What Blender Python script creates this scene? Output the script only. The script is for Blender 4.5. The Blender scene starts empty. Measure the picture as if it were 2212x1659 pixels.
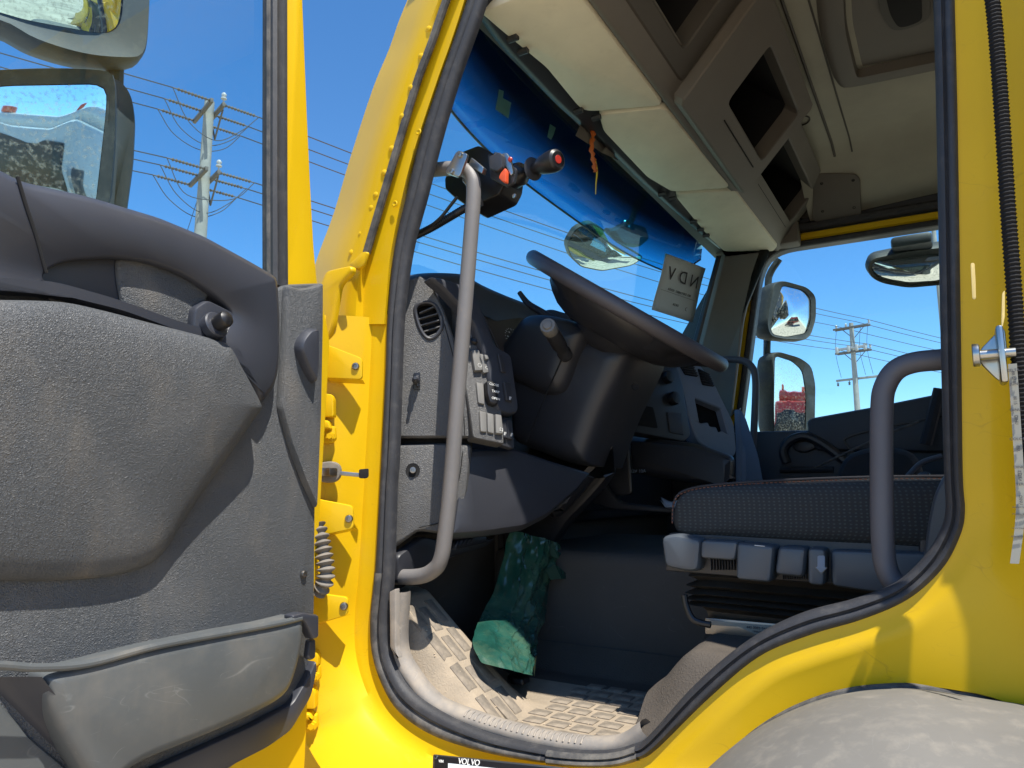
import bpy, bmesh, math, random
from mathutils import Vector, Matrix, noise as mnoise
random.seed(7)
R = math.radians
C = bpy.context.scene.collection
S = bpy.context.scene

# ------------------------------------------------------------------ camera, sky, sun, exposure
EZ = 1.6
YAW, PITCH, FPX, CX, CY = R(31.6), R(8.6), 1534.0, 1106.0, 829.5
cam = bpy.data.cameras.new('camera'); cam.sensor_width = 36; cam.lens = FPX / 2212 * 36
cam.clip_start = .02; cam.clip_end = 3000
co = bpy.data.objects.new('camera', cam); C.objects.link(co)
co.location = (0, 0, EZ); co.rotation_euler = (R(90) + PITCH, 0, YAW)
S.camera = co

SUN_TO = Vector((.40, -.22, 1.0)).normalized()          # towards the sun
w = bpy.data.worlds.new('World'); S.world = w; w.use_nodes = True
nt = w.node_tree; bg = nt.nodes['Background']
sky = nt.nodes.new('ShaderNodeTexSky'); sky.sky_type = 'NISHITA'; sky.sun_disc = False
sky.sun_elevation = math.asin(SUN_TO.z); sky.sun_rotation = math.atan2(SUN_TO.x, SUN_TO.y)
sky.air_density = 1.0; sky.dust_density = 0.2; sky.ozone_density = 4.0; sky.altitude = 300
hs_ = nt.nodes.new('ShaderNodeHueSaturation'); hs_.inputs['Saturation'].default_value = 1.22
nt.links.new(sky.outputs[0], hs_.inputs['Color']); nt.links.new(hs_.outputs[0], bg.inputs[0]); bg.inputs[1].default_value = .09
sl = bpy.data.lights.new('sun', 'SUN'); sl.energy = 3.3; sl.angle = R(.53); sl.color = (1, .95, .86)
so = bpy.data.objects.new('sun', sl); C.objects.link(so)
so.rotation_euler = SUN_TO.to_track_quat('Z', 'Y').to_euler(); so.location = (3, -2, 9)
S.view_settings.view_transform = 'Standard'; S.view_settings.look = 'None'
S.view_settings.gamma = 1; S.view_settings.use_curve_mapping = False
S.view_settings.exposure = 1.3
S.cycles.max_bounces = 10; S.cycles.transparent_max_bounces = 24; S.cycles.diffuse_bounces = 5
S.cycles.use_denoising = True
S.cycles.sample_clamp_indirect = 6

# ------------------------------------------------------------------ geometry helpers
FWD = Vector((-math.sin(YAW), math.cos(YAW), 0)); RGT = Vector((math.cos(YAW), math.sin(YAW), 0)); UPZ = Vector((0, 0, 1))
def ray(px, py):
    a, b = (px - CX) / FPX, (py - CY) / FPX
    return FWD * (math.cos(PITCH) + b * math.sin(PITCH)) + RGT * a + UPZ * (math.sin(PITCH) - b * math.cos(PITCH))
EYE = Vector((0, 0, EZ))
def V(x, y, z): return Vector((x, y, z + EZ))            # z measured from the eye height
def W(px, py, X=None, Y=None, Z=None, pl=None):           # where the sight line meets a real plane of the cab
    d = ray(px, py)
    if X is not None: t = X / d.x
    elif Y is not None: t = Y / d.y
    elif Z is not None: t = Z / d.z
    else: t = (pl[0] - EYE).dot(pl[1]) / d.dot(pl[1])
    return EYE + d * t
def P(pts, **k): return [W(p[0], p[1], **k) for p in pts]

WL = {}
def link(o, parent=None, loc=None):
    C.objects.link(o)
    WL[o] = Vector(loc)
    if parent is not None:
        o.parent = parent; o.location = WL[o] - WL[parent]
    else: o.location = loc
    return o
def mk(name, vs, fs, mat, parent=None, sharp=35, bevel=0, seg=2, sub=0, solid=0, off=-1, recalc=True):
    lo = Vector([min(v[i] for v in vs) for i in range(3)]); hi = Vector([max(v[i] for v in vs) for i in range(3)])
    c = (lo + hi) / 2
    me = bpy.data.meshes.new(name)
    bm = bmesh.new()
    bv = [bm.verts.new(Vector(v) - c) for v in vs]
    for f in fs:
        try: bm.faces.new([bv[i] for i in f])
        except ValueError: pass
    bmesh.ops.remove_doubles(bm, verts=bm.verts, dist=1e-6)
    if recalc: bmesh.ops.recalc_face_normals(bm, faces=bm.faces)
    if bevel:
        ed = [e for e in bm.edges if len(e.link_faces) == 2 and e.calc_face_angle(0) > R(28)]
        bmesh.ops.bevel(bm, geom=ed, offset=bevel, segments=seg, affect='EDGES', profile=.5, clamp_overlap=True)
    for f in bm.faces: f.smooth = len(f.verts) < 9
    bm.to_mesh(me); bm.free()
    me.set_sharp_from_angle(angle=R(sharp))
    me.materials.append(mat)
    o = bpy.data.objects.new(name, me)
    if solid:
        m = o.modifiers.new('thick', 'SOLIDIFY'); m.thickness = solid; m.offset = off
    if sub:
        m = o.modifiers.new('sub', 'SUBSURF'); m.levels = sub; m.render_levels = sub
    return link(o, parent, c)
def empty(name, loc, parent=None):
    o = bpy.data.objects.new(name, None); o.empty_display_size = .1
    return link(o, parent, loc)
def tag(o, label=None, cat=None, group=None, kind=None):
    if label: o['label'] = label
    if cat: o['category'] = cat
    if group: o['group'] = group
    if kind: o['kind'] = kind
    return o
def part_label(o, s): o['label'] = s; return o

def fillet(pts, r, n=4):
    out = []; N = len(pts)
    for i in range(N):
        a, b, c = pts[i - 1], pts[i], pts[(i + 1) % N]
        ri = r[i] if isinstance(r, (list, tuple)) else r
        if ri <= 0: out.append(b.copy()); continue
        d1 = min(ri, (a - b).length * .48); d2 = min(ri, (c - b).length * .48)
        p = b + (a - b).normalized() * d1; q = b + (c - b).normalized() * d2
        for k in range(n + 1):
            t = k / n
            out.append(p * (1 - t) ** 2 + b * (2 * t * (1 - t)) + q * t * t)
    return out
def cr(pts, k=6, closed=False):                           # Catmull-Rom through the points
    out = []; N = len(pts)
    rng = range(N) if closed else range(N - 1)
    for i in rng:
        if closed: p0, p1, p2, p3 = pts[i - 1], pts[i], pts[(i + 1) % N], pts[(i + 2) % N]
        else:
            p1, p2 = pts[i], pts[i + 1]
            p0 = pts[i - 1] if i > 0 else p1 * 2 - p2
            p3 = pts[i + 2] if i + 2 < N else p2 * 2 - p1
        for j in range(k):
            t = j / k
            out.append(.5 * ((2 * p1) + (p2 - p0) * t + (2 * p0 - 5 * p1 + 4 * p2 - p3) * t * t + (3 * p1 - p0 - 3 * p2 + p3) * t ** 3))
    if not closed: out.append(pts[-1].copy())
    return out
def resample(pts, N, closed=True):
    P2 = list(pts) + ([pts[0]] if closed else [])
    L = [0]
    for a, b in zip(P2, P2[1:]): L.append(L[-1] + (b - a).length)
    out = []; j = 0
    for i in range(N):
        s = L[-1] * i / (N if closed else N - 1)
        while j < len(P2) - 2 and L[j + 1] < s: j += 1
        t = (s - L[j]) / max(1e-9, L[j + 1] - L[j])
        out.append(P2[j].lerp(P2[j + 1], min(1, t)))
    return out
def inset(pts, n, d):                                    # parallel outline; corners that fold over merge to one point
    if abs(d) < 1e-9: return [p.copy() for p in pts]
    area = Vector((0, 0, 0)); o = pts[0]; N0 = len(pts)
    for i in range(N0): area += (pts[i] - o).cross(pts[(i + 1) % N0] - o)
    sg = 1 if area.dot(n) > 0 else -1
    poly = []; idx = []
    for p in pts:
        if poly and (p - poly[-1]).length < 1e-6: idx.append(len(poly) - 1)
        else: poly.append(p.copy()); idx.append(len(poly) - 1)
    if len(poly) > 3 and (poly[0] - poly[-1]).length < 1e-6:
        L_ = len(poly) - 1; poly.pop(); idx = [0 if q == L_ else q for q in idx]
    k = max(1, min(20, int(abs(d) / .002) + 1)); st = d / k
    for _ in range(k):
        N = len(poly)
        if N < 4: break
        out = []
        for i in range(N):
            e1 = (poly[i] - poly[i - 1]).normalized(); e2 = (poly[(i + 1) % N] - poly[i]).normalized()
            n1 = n.cross(e1) * sg; n2 = n.cross(e2) * sg; m = n1 + n2
            if m.length < 1e-4: m = n1
            m.normalize(); out.append(poly[i] + m * st / max(.5, m.dot(n1)))
        while True:
            N = len(out); hit = -1
            if N < 4: break
            for i in range(N):
                j = (i + 1) % N
                if (out[j] - out[i]).dot(poly[j] - poly[i]) <= 0 or (out[j] - out[i]).length < abs(st) * .12: hit = i; break
                a = (out[i] - out[i - 1]).normalized(); b = (out[j] - out[i]).normalized()
                if a.dot(b) < -.9: hit = i; break
            if hit < 0: break
            i = hit; j = (i + 1) % N; c = (out[i] + out[j]) / 2; cp = (poly[i] + poly[j]) / 2
            out[i] = c; poly[i] = cp; out.pop(j); poly.pop(j)
            if j > i: idx = [(q - 1 if q >= j else q) for q in idx]
            else: idx = [(N - 2 if q == 0 else q - 1) for q in idx]
        poly = out
    return [poly[q].copy() for q in idx]
def loft(name, rings, mat, parent=None, closed=True, cap0=False, cap1=False, **k):
    n = len(rings[0]); vs = [v for r in rings for v in r]; fs = []
    for i in range(len(rings) - 1):
        for j in range(n if closed else n - 1):
            j2 = (j + 1) % n
            fs.append((i * n + j, i * n + j2, (i + 1) * n + j2, (i + 1) * n + j))
    if cap0: fs.append(tuple(range(n)))
    if cap1: fs.append(tuple((len(rings) - 1) * n + j for j in range(n)))
    return mk(name, vs, fs, mat, parent, **k)
def sheet(name, rows, mat, parent=None, **k): return loft(name, rows, mat, parent, closed=False, **k)
RND = ((0, 0), (0, .6), (.12, .83), (.35, .96), (.7, 1.0))
def pillow(name, outline, n, h, r, mat, parent=None, back=True, prof=RND, base=0, **k):
    n = n.normalized()
    hb = h - min(h, r) if h > 0 else 0
    rings = [[p + n * base for p in outline]]
    for (i, f) in prof:
        z = base + (hb + (h - hb) * ((f - .6) / .4) if f >= .6 else 0)
        if f == 0: continue
        rings.append([p + n * z for p in inset(outline, n, i * r)])
    return loft(name, rings, mat, parent, cap0=back, cap1=True, **k)
def match(a, b):
    N = len(a); best = None
    for bb in (b, b[::-1]):
        for s in range(N):
            d = sum((a[i] - bb[(i + s) % N]).length_squared for i in range(0, N, 4))
            if best is None or d < best[0]: best = (d, s, bb)
    _, s, bb = best
    return [bb[(i + s) % N] for i in range(N)]
def ring_plate(name, outer, inner, n, th, mat, parent=None, lip=.002, N=96, depth=None, **k):
    n = n.normalized(); o = resample(outer, N); i = match(o, resample(inner, N))
    depth = th if depth is None else depth
    rings = [[p - n * th for p in o], [p - n * lip for p in o], inset(o, n, lip), inset(i, n, -lip), [p - n * lip for p in i], [p - n * depth for p in i]]
    return loft(name, rings, mat, parent, **k)
def frames(path, closed=False, up=None):
    N = len(path); T = []
    for i in range(N):
        if closed: t = path[(i + 1) % N] - path[i - 1]
        else: t = path[min(i + 1, N - 1)] - path[max(i - 1, 0)]
        T.append(t.normalized())
    if up is not None:
        return [(t, up.cross(t).normalized(), up) for t in T]
    a = Vector((0, 0, 1)) if abs(T[0].z) < .9 else Vector((1, 0, 0))
    u = (a - T[0] * a.dot(T[0])).normalized(); out = []
    for t in T:
        u = (u - t * u.dot(t)).normalized(); out.append((t, u, t.cross(u)))
    return out
def tube(name, path, r, mat, parent=None, seg=14, closed=False, rf=None, caps=True, sq=None, **k):
    fr = frames(path, closed); rings = []
    for i, (t, u, v) in enumerate(fr):
        rr = rf(i / (len(path) - 1)) * r if rf else r
        rings.append([path[i] + (u * math.cos(a) + v * math.sin(a)) * rr for a in [2 * math.pi * j / seg for j in range(seg)]])
    if closed: rings.append(rings[0]); caps = False
    return loft(name, rings, mat, parent, cap0=caps, cap1=caps, **k)
def sweep(name, path, prof, up, mat, parent=None, closed_prof=True, **k):     # prof: (across, along up)
    fr = frames(path, up=up)
    rings = [[path[i] + u * a + w_ * b for (a, b) in prof] for i, (t, u, w_) in enumerate(fr)]
    return loft(name, rings, mat, parent, closed=closed_prof, cap0=closed_prof, cap1=closed_prof, **k)
def box(name, lo, hi, mat, parent=None, bevel=.002, rot=None, **k):
    lo, hi = Vector(lo), Vector(hi)
    vs = [Vector((x, y, z)) for x in (lo.x, hi.x) for y in (lo.y, hi.y) for z in (lo.z, hi.z)]
    if rot is not None:
        c = (lo + hi) / 2; vs = [c + rot @ (v - c) for v in vs]
    fs = [(0, 1, 3, 2), (4, 6, 7, 5), (0, 4, 5, 1), (2, 3, 7, 6), (0, 2, 6, 4), (1, 5, 7, 3)]
    return mk(name, vs, fs, mat, parent, bevel=bevel, **k)
def obox(name, c, ax, sz, mat, parent=None, bevel=.002, **k):                   # oriented box, ax = three unit axes
    vs = [c + ax[0] * (sz[0] / 2 * a) + ax[1] * (sz[1] / 2 * b) + ax[2] * (sz[2] / 2 * d) for a in (-1, 1) for b in (-1, 1) for d in (-1, 1)]
    fs = [(0, 1, 3, 2), (4, 6, 7, 5), (0, 4, 5, 1), (2, 3, 7, 6), (0, 2, 6, 4), (1, 5, 7, 3)]
    return mk(name, vs, fs, mat, parent, bevel=bevel, **k)
def lathe(name, o, axis, prof, mat, parent=None, seg=24, cap0=True, cap1=True, **k):   # prof: (radius, height along axis)
    axis = axis.normalized(); a = Vector((0, 0, 1)) if abs(axis.z) < .9 else Vector((1, 0, 0))
    u = (a - axis * a.dot(axis)).normalized(); v = axis.cross(u)
    rings = [[o + axis * h + (u * math.cos(t) + v * math.sin(t)) * r for t in [2 * math.pi * j / seg for j in range(seg)]] for r, h in prof]
    return loft(name, rings, mat, parent, cap0=cap0, cap1=cap1, **k)
def screw(o, n, r, mat, parent, name='screw'):
    s = lathe(name, o, n, [(r, 0), (r, r * .35), (r * .8, r * .75), (r * .45, r * .8), (r * .4, r * .45)], mat, parent, seg=12)
    return s
def text(name, body, o, xd, yd, size, mat, parent=None, align='CENTER', ext=.0004):
    cu = bpy.data.curves.new('t', 'FONT'); cu.body = body; cu.size = size; cu.align_x = align; cu.align_y = 'CENTER'; cu.extrude = ext
    cu.resolution_u = 3
    to = bpy.data.objects.new('t', cu); C.objects.link(to)
    dg = bpy.context.evaluated_depsgraph_get(); dg.update()
    me = bpy.data.meshes.new_from_object(to.evaluated_get(dg))
    bpy.data.objects.remove(to); bpy.data.curves.remove(cu)
    xd = xd.normalized(); yd = yd.normalized(); zd = xd.cross(yd)
    vs = [o + xd * v.co.x + yd * v.co.y + zd * v.co.z for v in me.vertices]; fs = [tuple(p.vertices) for p in me.polygons]
    bpy.data.meshes.remove(me)
    return mk(name, vs, fs, mat, parent)
def dup(o, loc, parent, label=None):
    c = o.copy(); c.parent = None; link(c, parent, loc); return c
def smooth(a, b, x):
    t = max(0, min(1, (x - a) / (b - a))); return t * t * (3 - 2 * t)

# ------------------------------------------------------------------ materials
def mat(name, col, rough=.5, metal=0, coat=0, spec=.5, grain=None, dust=None, var=.08, varscale=6, rvar=.1, wave=None, scratch=None, streak=None, alpha=None, trans=0):
    m = bpy.data.materials.new(name); m.use_nodes = True
    N = m.node_tree.nodes; L = m.node_tree.links; b = N['Principled BSDF']
    b.inputs['Roughness'].default_value = rough; b.inputs['Metallic'].default_value = metal
    b.inputs['Coat Weight'].default_value = coat; b.inputs['Coat Roughness'].default_value = .08
    b.inputs['Specular IOR Level'].default_value = spec
    if trans: b.inputs['Transmission Weight'].default_value = trans
    tc = N.new('ShaderNodeTexCoord').outputs['Object']
    def noise(sc, det=4, ro=.6):
        n = N.new('ShaderNodeTexNoise'); n.inputs['Scale'].default_value = sc; n.inputs['Detail'].default_value = det; n.inputs['Roughness'].default_value = ro
        L.new(tc, n.inputs['Vector']); return n.outputs['Fac']
    def ramp(src, a, c, ca=(0, 0, 0, 1), cb=(1, 1, 1, 1)):
        r = N.new('ShaderNodeValToRGB'); r.color_ramp.elements[0].position = a; r.color_ramp.elements[1].position = c
        r.color_ramp.elements[0].color = ca; r.color_ramp.elements[1].color = cb
        L.new(src, r.inputs[0]); return r.outputs[0]
    def mix(f, a, c):
        x = N.new('ShaderNodeMix'); x.data_type = 'RGBA'
        if isinstance(f, float): x.inputs[0].default_value = f
        else: L.new(f, x.inputs[0])
        for i, s in ((6, a), (7, c)):
            if isinstance(s, tuple): x.inputs[i].default_value = s
            else: L.new(s, x.inputs[i])
        return x.outputs[2]
    c4 = tuple(col) + (1,)
    lo = tuple(max(0, x * (1 - var)) for x in col) + (1,); hi = tuple(x * (1 + var) for x in col) + (1,)
    nz = noise(varscale, 6)
    out = mix(ramp(nz, .3, .7), lo, hi)
    if wave:                                              # woven cloth: (scale, other colour)
        v = N.new('ShaderNodeTexVoronoi'); v.voronoi_dimensions = '2D'; v.inputs['Scale'].default_value = wave[0]
        mp = N.new('ShaderNodeMapping'); mp.inputs['Rotation'].default_value = (R(90), R(45), 0); L.new(tc, mp.inputs['Vector']); L.new(mp.outputs[0], v.inputs['Vector'])
        v.inputs['Randomness'].default_value = .15
        out = mix(ramp(v.outputs['Distance'], .12, .3, (1, 1, 1, 1), (0, 0, 0, 1)), out, tuple(wave[1]) + (1,))
        bmp = N.new('ShaderNodeBump'); bmp.inputs['Strength'].default_value = .5; bmp.inputs['Distance'].default_value = .001
        bmp.invert = True
        L.new(v.outputs['Distance'], bmp.inputs['Height']); L.new(bmp.outputs[0], b.inputs['Normal'])
    rsrc = None
    if scratch:                                           # fine pale scratches along the contours of a slow noise: (scale, strength, colour)
        prev = None
        for rot, sc_ in (((.3, .2, .1), .5), ((1.1, .6, .9), .8), ((.5, 1.3, 2.0), 1.3)):
            mp = N.new('ShaderNodeMapping'); mp.inputs['Rotation'].default_value = rot; mp.inputs['Scale'].default_value = (1, .55, 1.6); L.new(tc, mp.inputs['Vector'])
            n = N.new('ShaderNodeTexNoise'); n.inputs['Scale'].default_value = scratch[0] * sc_ * 1.6; n.inputs['Detail'].default_value = 0; n.inputs['Distortion'].default_value = .6; L.new(mp.outputs[0], n.inputs['Vector'])
            a = N.new('ShaderNodeMath'); a.operation = 'SUBTRACT'; L.new(n.outputs['Fac'], a.inputs[0]); a.inputs[1].default_value = .5
            a2 = N.new('ShaderNodeMath'); a2.operation = 'ABSOLUTE'; L.new(a.outputs[0], a2.inputs[0])
            f = ramp(a2.outputs[0], .0015, .0055, (1, 1, 1, 1), (0, 0, 0, 1))
            mk_ = ramp(noise(22 * sc_ + rot[0] * 5, 4), .52, .68)
            mm = N.new('ShaderNodeMath'); mm.operation = 'MULTIPLY'; L.new(f, mm.inputs[0]); L.new(mk_, mm.inputs[1])
            if prev is None: prev = mm.outputs[0]
            else:
                mx = N.new('ShaderNodeMath'); mx.operation = 'MAXIMUM'; L.new(prev, mx.inputs[0]); L.new(mm.outputs[0], mx.inputs[1]); prev = mx.outputs[0]
        m2 = N.new('ShaderNodeMath'); m2.operation = 'MULTIPLY'; L.new(prev, m2.inputs[0]); m2.inputs[1].default_value = scratch[1]
        out = mix(m2.outputs[0], out, tuple(scratch[2]) + (1,))
    if streak:                                            # vertical dusty run marks: (scale, strength, colour)
        mp = N.new('ShaderNodeMapping'); mp.inputs['Scale'].default_value = (1, 1, .22); L.new(tc, mp.inputs['Vector'])
        n = N.new('ShaderNodeTexNoise'); n.inputs['Scale'].default_value = streak[0]; n.inputs['Detail'].default_value = 5; L.new(mp.outputs[0], n.inputs['Vector'])
        f = ramp(n.outputs['Fac'], .52, .74); f2 = ramp(noise(4.5, 3), .46, .62)
        mm = N.new('ShaderNodeMath'); mm.operation = 'MULTIPLY'; L.new(f, mm.inputs[0]); L.new(f2, mm.inputs[1])
        m2 = N.new('ShaderNodeMath'); m2.operation = 'MULTIPLY'; L.new(mm.outputs[0], m2.inputs[0]); m2.inputs[1].default_value = streak[1]
        out = mix(m2.outputs[0], out, tuple(streak[2]) + (1,))
    if dust:                                              # (amount, scale, colour)
        f = ramp(noise(dust[1], 8, .68), .62 - .4 * dust[0], .95 - .35 * dust[0])
        m2 = N.new('ShaderNodeMath'); m2.operation = 'MULTIPLY'; L.new(f, m2.inputs[0]); m2.inputs[1].default_value = min(1, dust[0] * 1.4)
        out = mix(m2.outputs[0], out, tuple(dust[2]) + (1,))
        rr = N.new('ShaderNodeMath'); rr.operation = 'MULTIPLY_ADD'; L.new(m2.outputs[0], rr.inputs[0]); rr.inputs[1].default_value = .35; rr.inputs[2].default_value = rough
        rr.use_clamp = True; L.new(rr.outputs[0], b.inputs['Roughness'])
    else:
        rr = N.new('ShaderNodeMath'); rr.operation = 'MULTIPLY_ADD'; L.new(nz, rr.inputs[0]); rr.inputs[1].default_value = rvar; rr.inputs[2].default_value = max(0.01, rough - rvar / 2)
        L.new(rr.outputs[0], b.inputs['Roughness'])
    L.new(out, b.inputs['Base Color'])
    if grain:                                             # leather grain: (cells per metre, strength)
        w1 = N.new('ShaderNodeTexNoise'); w1.inputs['Scale'].default_value = grain[0] * .6; L.new(tc, w1.inputs['Vector'])
        ad = N.new('ShaderNodeMixRGB'); ad.blend_type = 'ADD'; ad.inputs[0].default_value = .012; L.new(tc, ad.inputs[1]); L.new(w1.outputs['Color'], ad.inputs[2])
        v = N.new('ShaderNodeTexVoronoi'); v.feature = 'DISTANCE_TO_EDGE'; v.inputs['Scale'].default_value = grain[0]; L.new(ad.outputs[0], v.inputs['Vector'])
        bmp = N.new('ShaderNodeBump'); bmp.inputs['Strength'].default_value = grain[1]; bmp.inputs['Distance'].default_value = .0024
        L.new(v.outputs[0], bmp.inputs['Height']); L.new(bmp.outputs[0], b.inputs['Normal'])
    if alpha is not None: b.inputs['Alpha'].default_value = alpha
    return m
def glass(name, tint, gloss=.07, dust=0, dustcol=(.6, .58, .52), band=None, dscale=60):
    m = bpy.data.materials.new(name); m.use_nodes = True
    N = m.node_tree.nodes; L = m.node_tree.links; N.remove(N['Principled BSDF']); out = N['Material Output']
    t = N.new('ShaderNodeBsdfTransparent'); t.inputs[0].default_value = tuple(tint) + (1,)
    g = N.new('ShaderNodeBsdfGlossy'); g.inputs['Roughness'].default_value = .01
    lw = N.new('ShaderNodeFresnel'); ge = N.new('ShaderNodeNewGeometry')
    im = N.new('ShaderNodeMapRange'); im.inputs[3].default_value = 1.42; im.inputs[4].default_value = 1 / 1.42
    L.new(ge.outputs['Backfacing'], im.inputs[0]); L.new(im.outputs[0], lw.inputs[0])
    x = N.new('ShaderNodeMixShader'); L.new(lw.outputs[0], x.inputs[0]); L.new(t.outputs[0], x.inputs[1]); L.new(g.outputs[0], x.inputs[2])
    s = x.outputs[0]
    tc = N.new('ShaderNodeTexCoord').outputs['Object']
    if band:                                              # tint printed in the sheet: (z0, colour0, z1, colour1) in object space
        sp = N.new('ShaderNodeSeparateXYZ'); L.new(tc, sp.inputs[0])
        mr = N.new('ShaderNodeMapRange'); mr.inputs[1].default_value = band[0]; mr.inputs[2].default_value = band[2]; L.new(sp.outputs[2], mr.inputs[0])
        cr_ = N.new('ShaderNodeValToRGB'); cr_.color_ramp.elements[0].color = tuple(band[1]) + (1,); cr_.color_ramp.elements[1].color = tuple(band[3]) + (1,)
        L.new(mr.outputs[0], cr_.inputs[0]); L.new(cr_.outputs[0], t.inputs[0])
    if dust:
        d = N.new('ShaderNodeBsdfDiffuse'); d.inputs[0].default_value = tuple(dustcol) + (1,)
        n = N.new('ShaderNodeTexNoise'); n.inputs['Scale'].default_value = dscale; n.inputs['Detail'].default_value = 8; L.new(tc, n.inputs['Vector'])
        mr = N.new('ShaderNodeMapRange'); mr.inputs[1].default_value = .4; mr.inputs[2].default_value = .8; mr.inputs[4].default_value = dust * 2; L.new(n.outputs[0], mr.inputs[0])
        x2 = N.new('ShaderNodeMixShader'); L.new(mr.outputs[0], x2.inputs[0]); L.new(s, x2.inputs[1]); L.new(d.outputs[0], x2.inputs[2]); s = x2.outputs[0]
    L.new(s, out.inputs[0]); return m

TAN = (.42, .33, .23)
M = {}
M['paint'] = mat('yellow paint', (.65, .41, .005), .38, coat=.12, spec=.28, dust=(.06, 30, (.55, .33, .05)), var=.03)
M['paint2'] = mat('yellow paint dusty', (.66, .412, .005), .40, coat=.12, spec=.25, dust=(.2, 14, (.56, .33, .05)), scratch=(16, .35, (.30, .16, .02)), var=.04)
M['seal'] = mat('black rubber', (.03, .031, .036), .55, dust=(.30, 40, (.14, .13, .12)), grain=(420, .25))
M['seal_d'] = mat('dusty rubber', (.045, .045, .047), .7, dust=(.55, 26, (.24, .22, .19)), grain=(420, .2))
M['door_grain'] = mat('grained charcoal plastic', (.072, .077, .083), .50, grain=(300, .8), dust=(.30, 9, (.17, .155, .135)), var=.12, streak=(18, .32, (.24, .20, .15)), scratch=(12, .2, (.22, .22, .21)))
M['door_smooth'] = mat('smooth charcoal plastic', (.036, .039, .050), .40, dust=(.10, 22, (.11, .105, .10)))
M['pocket'] = mat('scuffed charcoal plastic', (.08, .088, .092), .45, dust=(.32, 10, (.20, .18, .15)), scratch=(11, .45, (.27, .28, .27)), streak=(14, .35, (.22, .19, .15)))
M['dash'] = mat('grained grey plastic', (.085, .084, .084), .5, grain=(260, .6), dust=(.3, 25, (.16, .145, .12)))
M['dash_d'] = mat('dark dash plastic', (.040, .043, .054), .48, grain=(300, .3), dust=(.15, 20, (.07, .066, .06)))
M['dash_s'] = mat('smooth dark plastic', (.025, .026, .032), .42, dust=(.18, 18, (.08, .075, .065)))
M['rim'] = mat('worn wheel leather', (.075, .07, .078), .40, grain=(420, .25))
M['console'] = mat('slate grey plastic', (.20, .25, .33), .45, grain=(300, .3))
M['rubber'] = mat('matt black rubber', (.012, .012, .013), .85, spec=.25)
M['black'] = mat('black plastic', (.010, .010, .012), .4)
M['dark_void'] = mat('gap shade black', (.006, .006, .007), .9)  # near-black standing for the shade inside holes, slots, bays and gaps
M['bar'] = mat('grey powder coat', (.17, .16, .155), .5, dust=(.25, 60, (.26, .22, .18)), grain=(900, .15))
M['bar_d'] = mat('slate powder coat', (.085, .085, .10), .5, grain=(900, .15), dust=(.15, 40, (.15, .14, .13)))
M['beige'] = mat('beige vinyl', (.68, .64, .49), .6, grain=(800, .12), dust=(.2, 20, (.30, .27, .20)))
M['shelf'] = mat('taupe headliner plastic', (.135, .12, .10), .62, grain=(800, .15))
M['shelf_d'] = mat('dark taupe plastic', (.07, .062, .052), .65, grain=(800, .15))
M['liner'] = mat('taupe headliner', (.35, .335, .265), .75, grain=(1000, .15))
M['fabric'] = mat('woven seat cloth', (.022, .026, .030), .85, wave=(165, (.048, .060, .064)))
M['cloth'] = mat('plain dark cloth', (.03, .03, .036), .85, grain=(700, .3))
M['thread'] = mat('orange thread', (.17, .065, .04), .7)
M['button'] = mat('blue grey plastic', (.07, .083, .10), .42, dust=(.12, 40, (.2, .2, .2)))
M['switch'] = mat('warm grey switch plastic', (.17, .165, .155), .45)
M['switch_d'] = mat('dark switch plastic', (.035, .036, .042), .42)
M['white'] = mat('white print', (.75, .75, .72), .6)
M['steel'] = mat('zinc plated steel', (.42, .43, .42), .3, metal=1, dust=(.12, 60, (.35, .33, .28)))
M['screw'] = mat('dark screw steel', (.28, .26, .24), .38, metal=1)
M['red'] = mat('red plastic', (.42, .03, .02), .4)
M['orange'] = mat('orange red plastic', (.75, .10, .03), .45)
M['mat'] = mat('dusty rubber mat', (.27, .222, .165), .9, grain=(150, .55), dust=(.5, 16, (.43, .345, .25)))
M['crumb'] = mat('dry mud', (.46, .36, .25), .95)
M['pad'] = mat('worn rubber pad', (.15, .128, .102), .8, dust=(.55, 30, (.40, .33, .25)))
M['mat_shade'] = mat('shaded brown rubber mat', (.065, .054, .044), .85, grain=(170, .6), dust=(.3, 14, (.135, .108, .08)))  # mat rubber with less dust, colour also darkened for shade
M['sill'] = mat('dusty sill plastic', (.22, .20, .18), .7, dust=(.5, 20, (.42, .35, .27)), scratch=(14, .4, (.42, .39, .34)))
M['carpet'] = mat('footwell liner', (.064, .058, .053), .8, dust=(.25, 18, (.10, .09, .08)), scratch=(8, .35, (.17, .16, .15)))
M['fender'] = mat('dusty mudguard plastic', (.15, .142, .127), .75, dust=(.32, 38, (.34, .30, .24)), scratch=(20, .22, (.34, .33, .30)), streak=(8, .3, (.10, .095, .085)))
M['mirror_h'] = mat('dusty mirror housing', (.032, .034, .031), .6, dust=(.3, 50, (.17, .16, .13)), grain=(700, .15))
M['mirror_b'] = mat('dark mirror shell', (.05, .055, .06), .5, dust=(.2, 60, (.2, .19, .16)))
M['concrete'] = mat('pale concrete', (.30, .29, .26), .85, var=.15, varscale=3)
M['wood'] = mat('weathered steel arm', (.13, .115, .10), .8)
M['porcelain'] = mat('grey porcelain', (.42, .41, .40), .35)
M['wire'] = mat('aluminium cable', (.06, .065, .075), .6)
M['paper'] = mat('white paper', (.60, .65, .68), .8, var=.03)
M['label'] = mat('faded label paper', (.28, .275, .235), .7)
M['ink'] = mat('black ink', (.05, .05, .06), .8)
M['sticker'] = mat('pale label film', (.72, .55, .20), .5)
M['tape'] = mat('rusty orange tape', (.42, .10, .015), .5)
M['tape_y'] = mat('yellow tape', (.75, .55, .05), .5)
M['ground'] = mat('dry dirt and straw', (.46, .37, .26), .95, var=.3, varscale=2)
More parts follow.
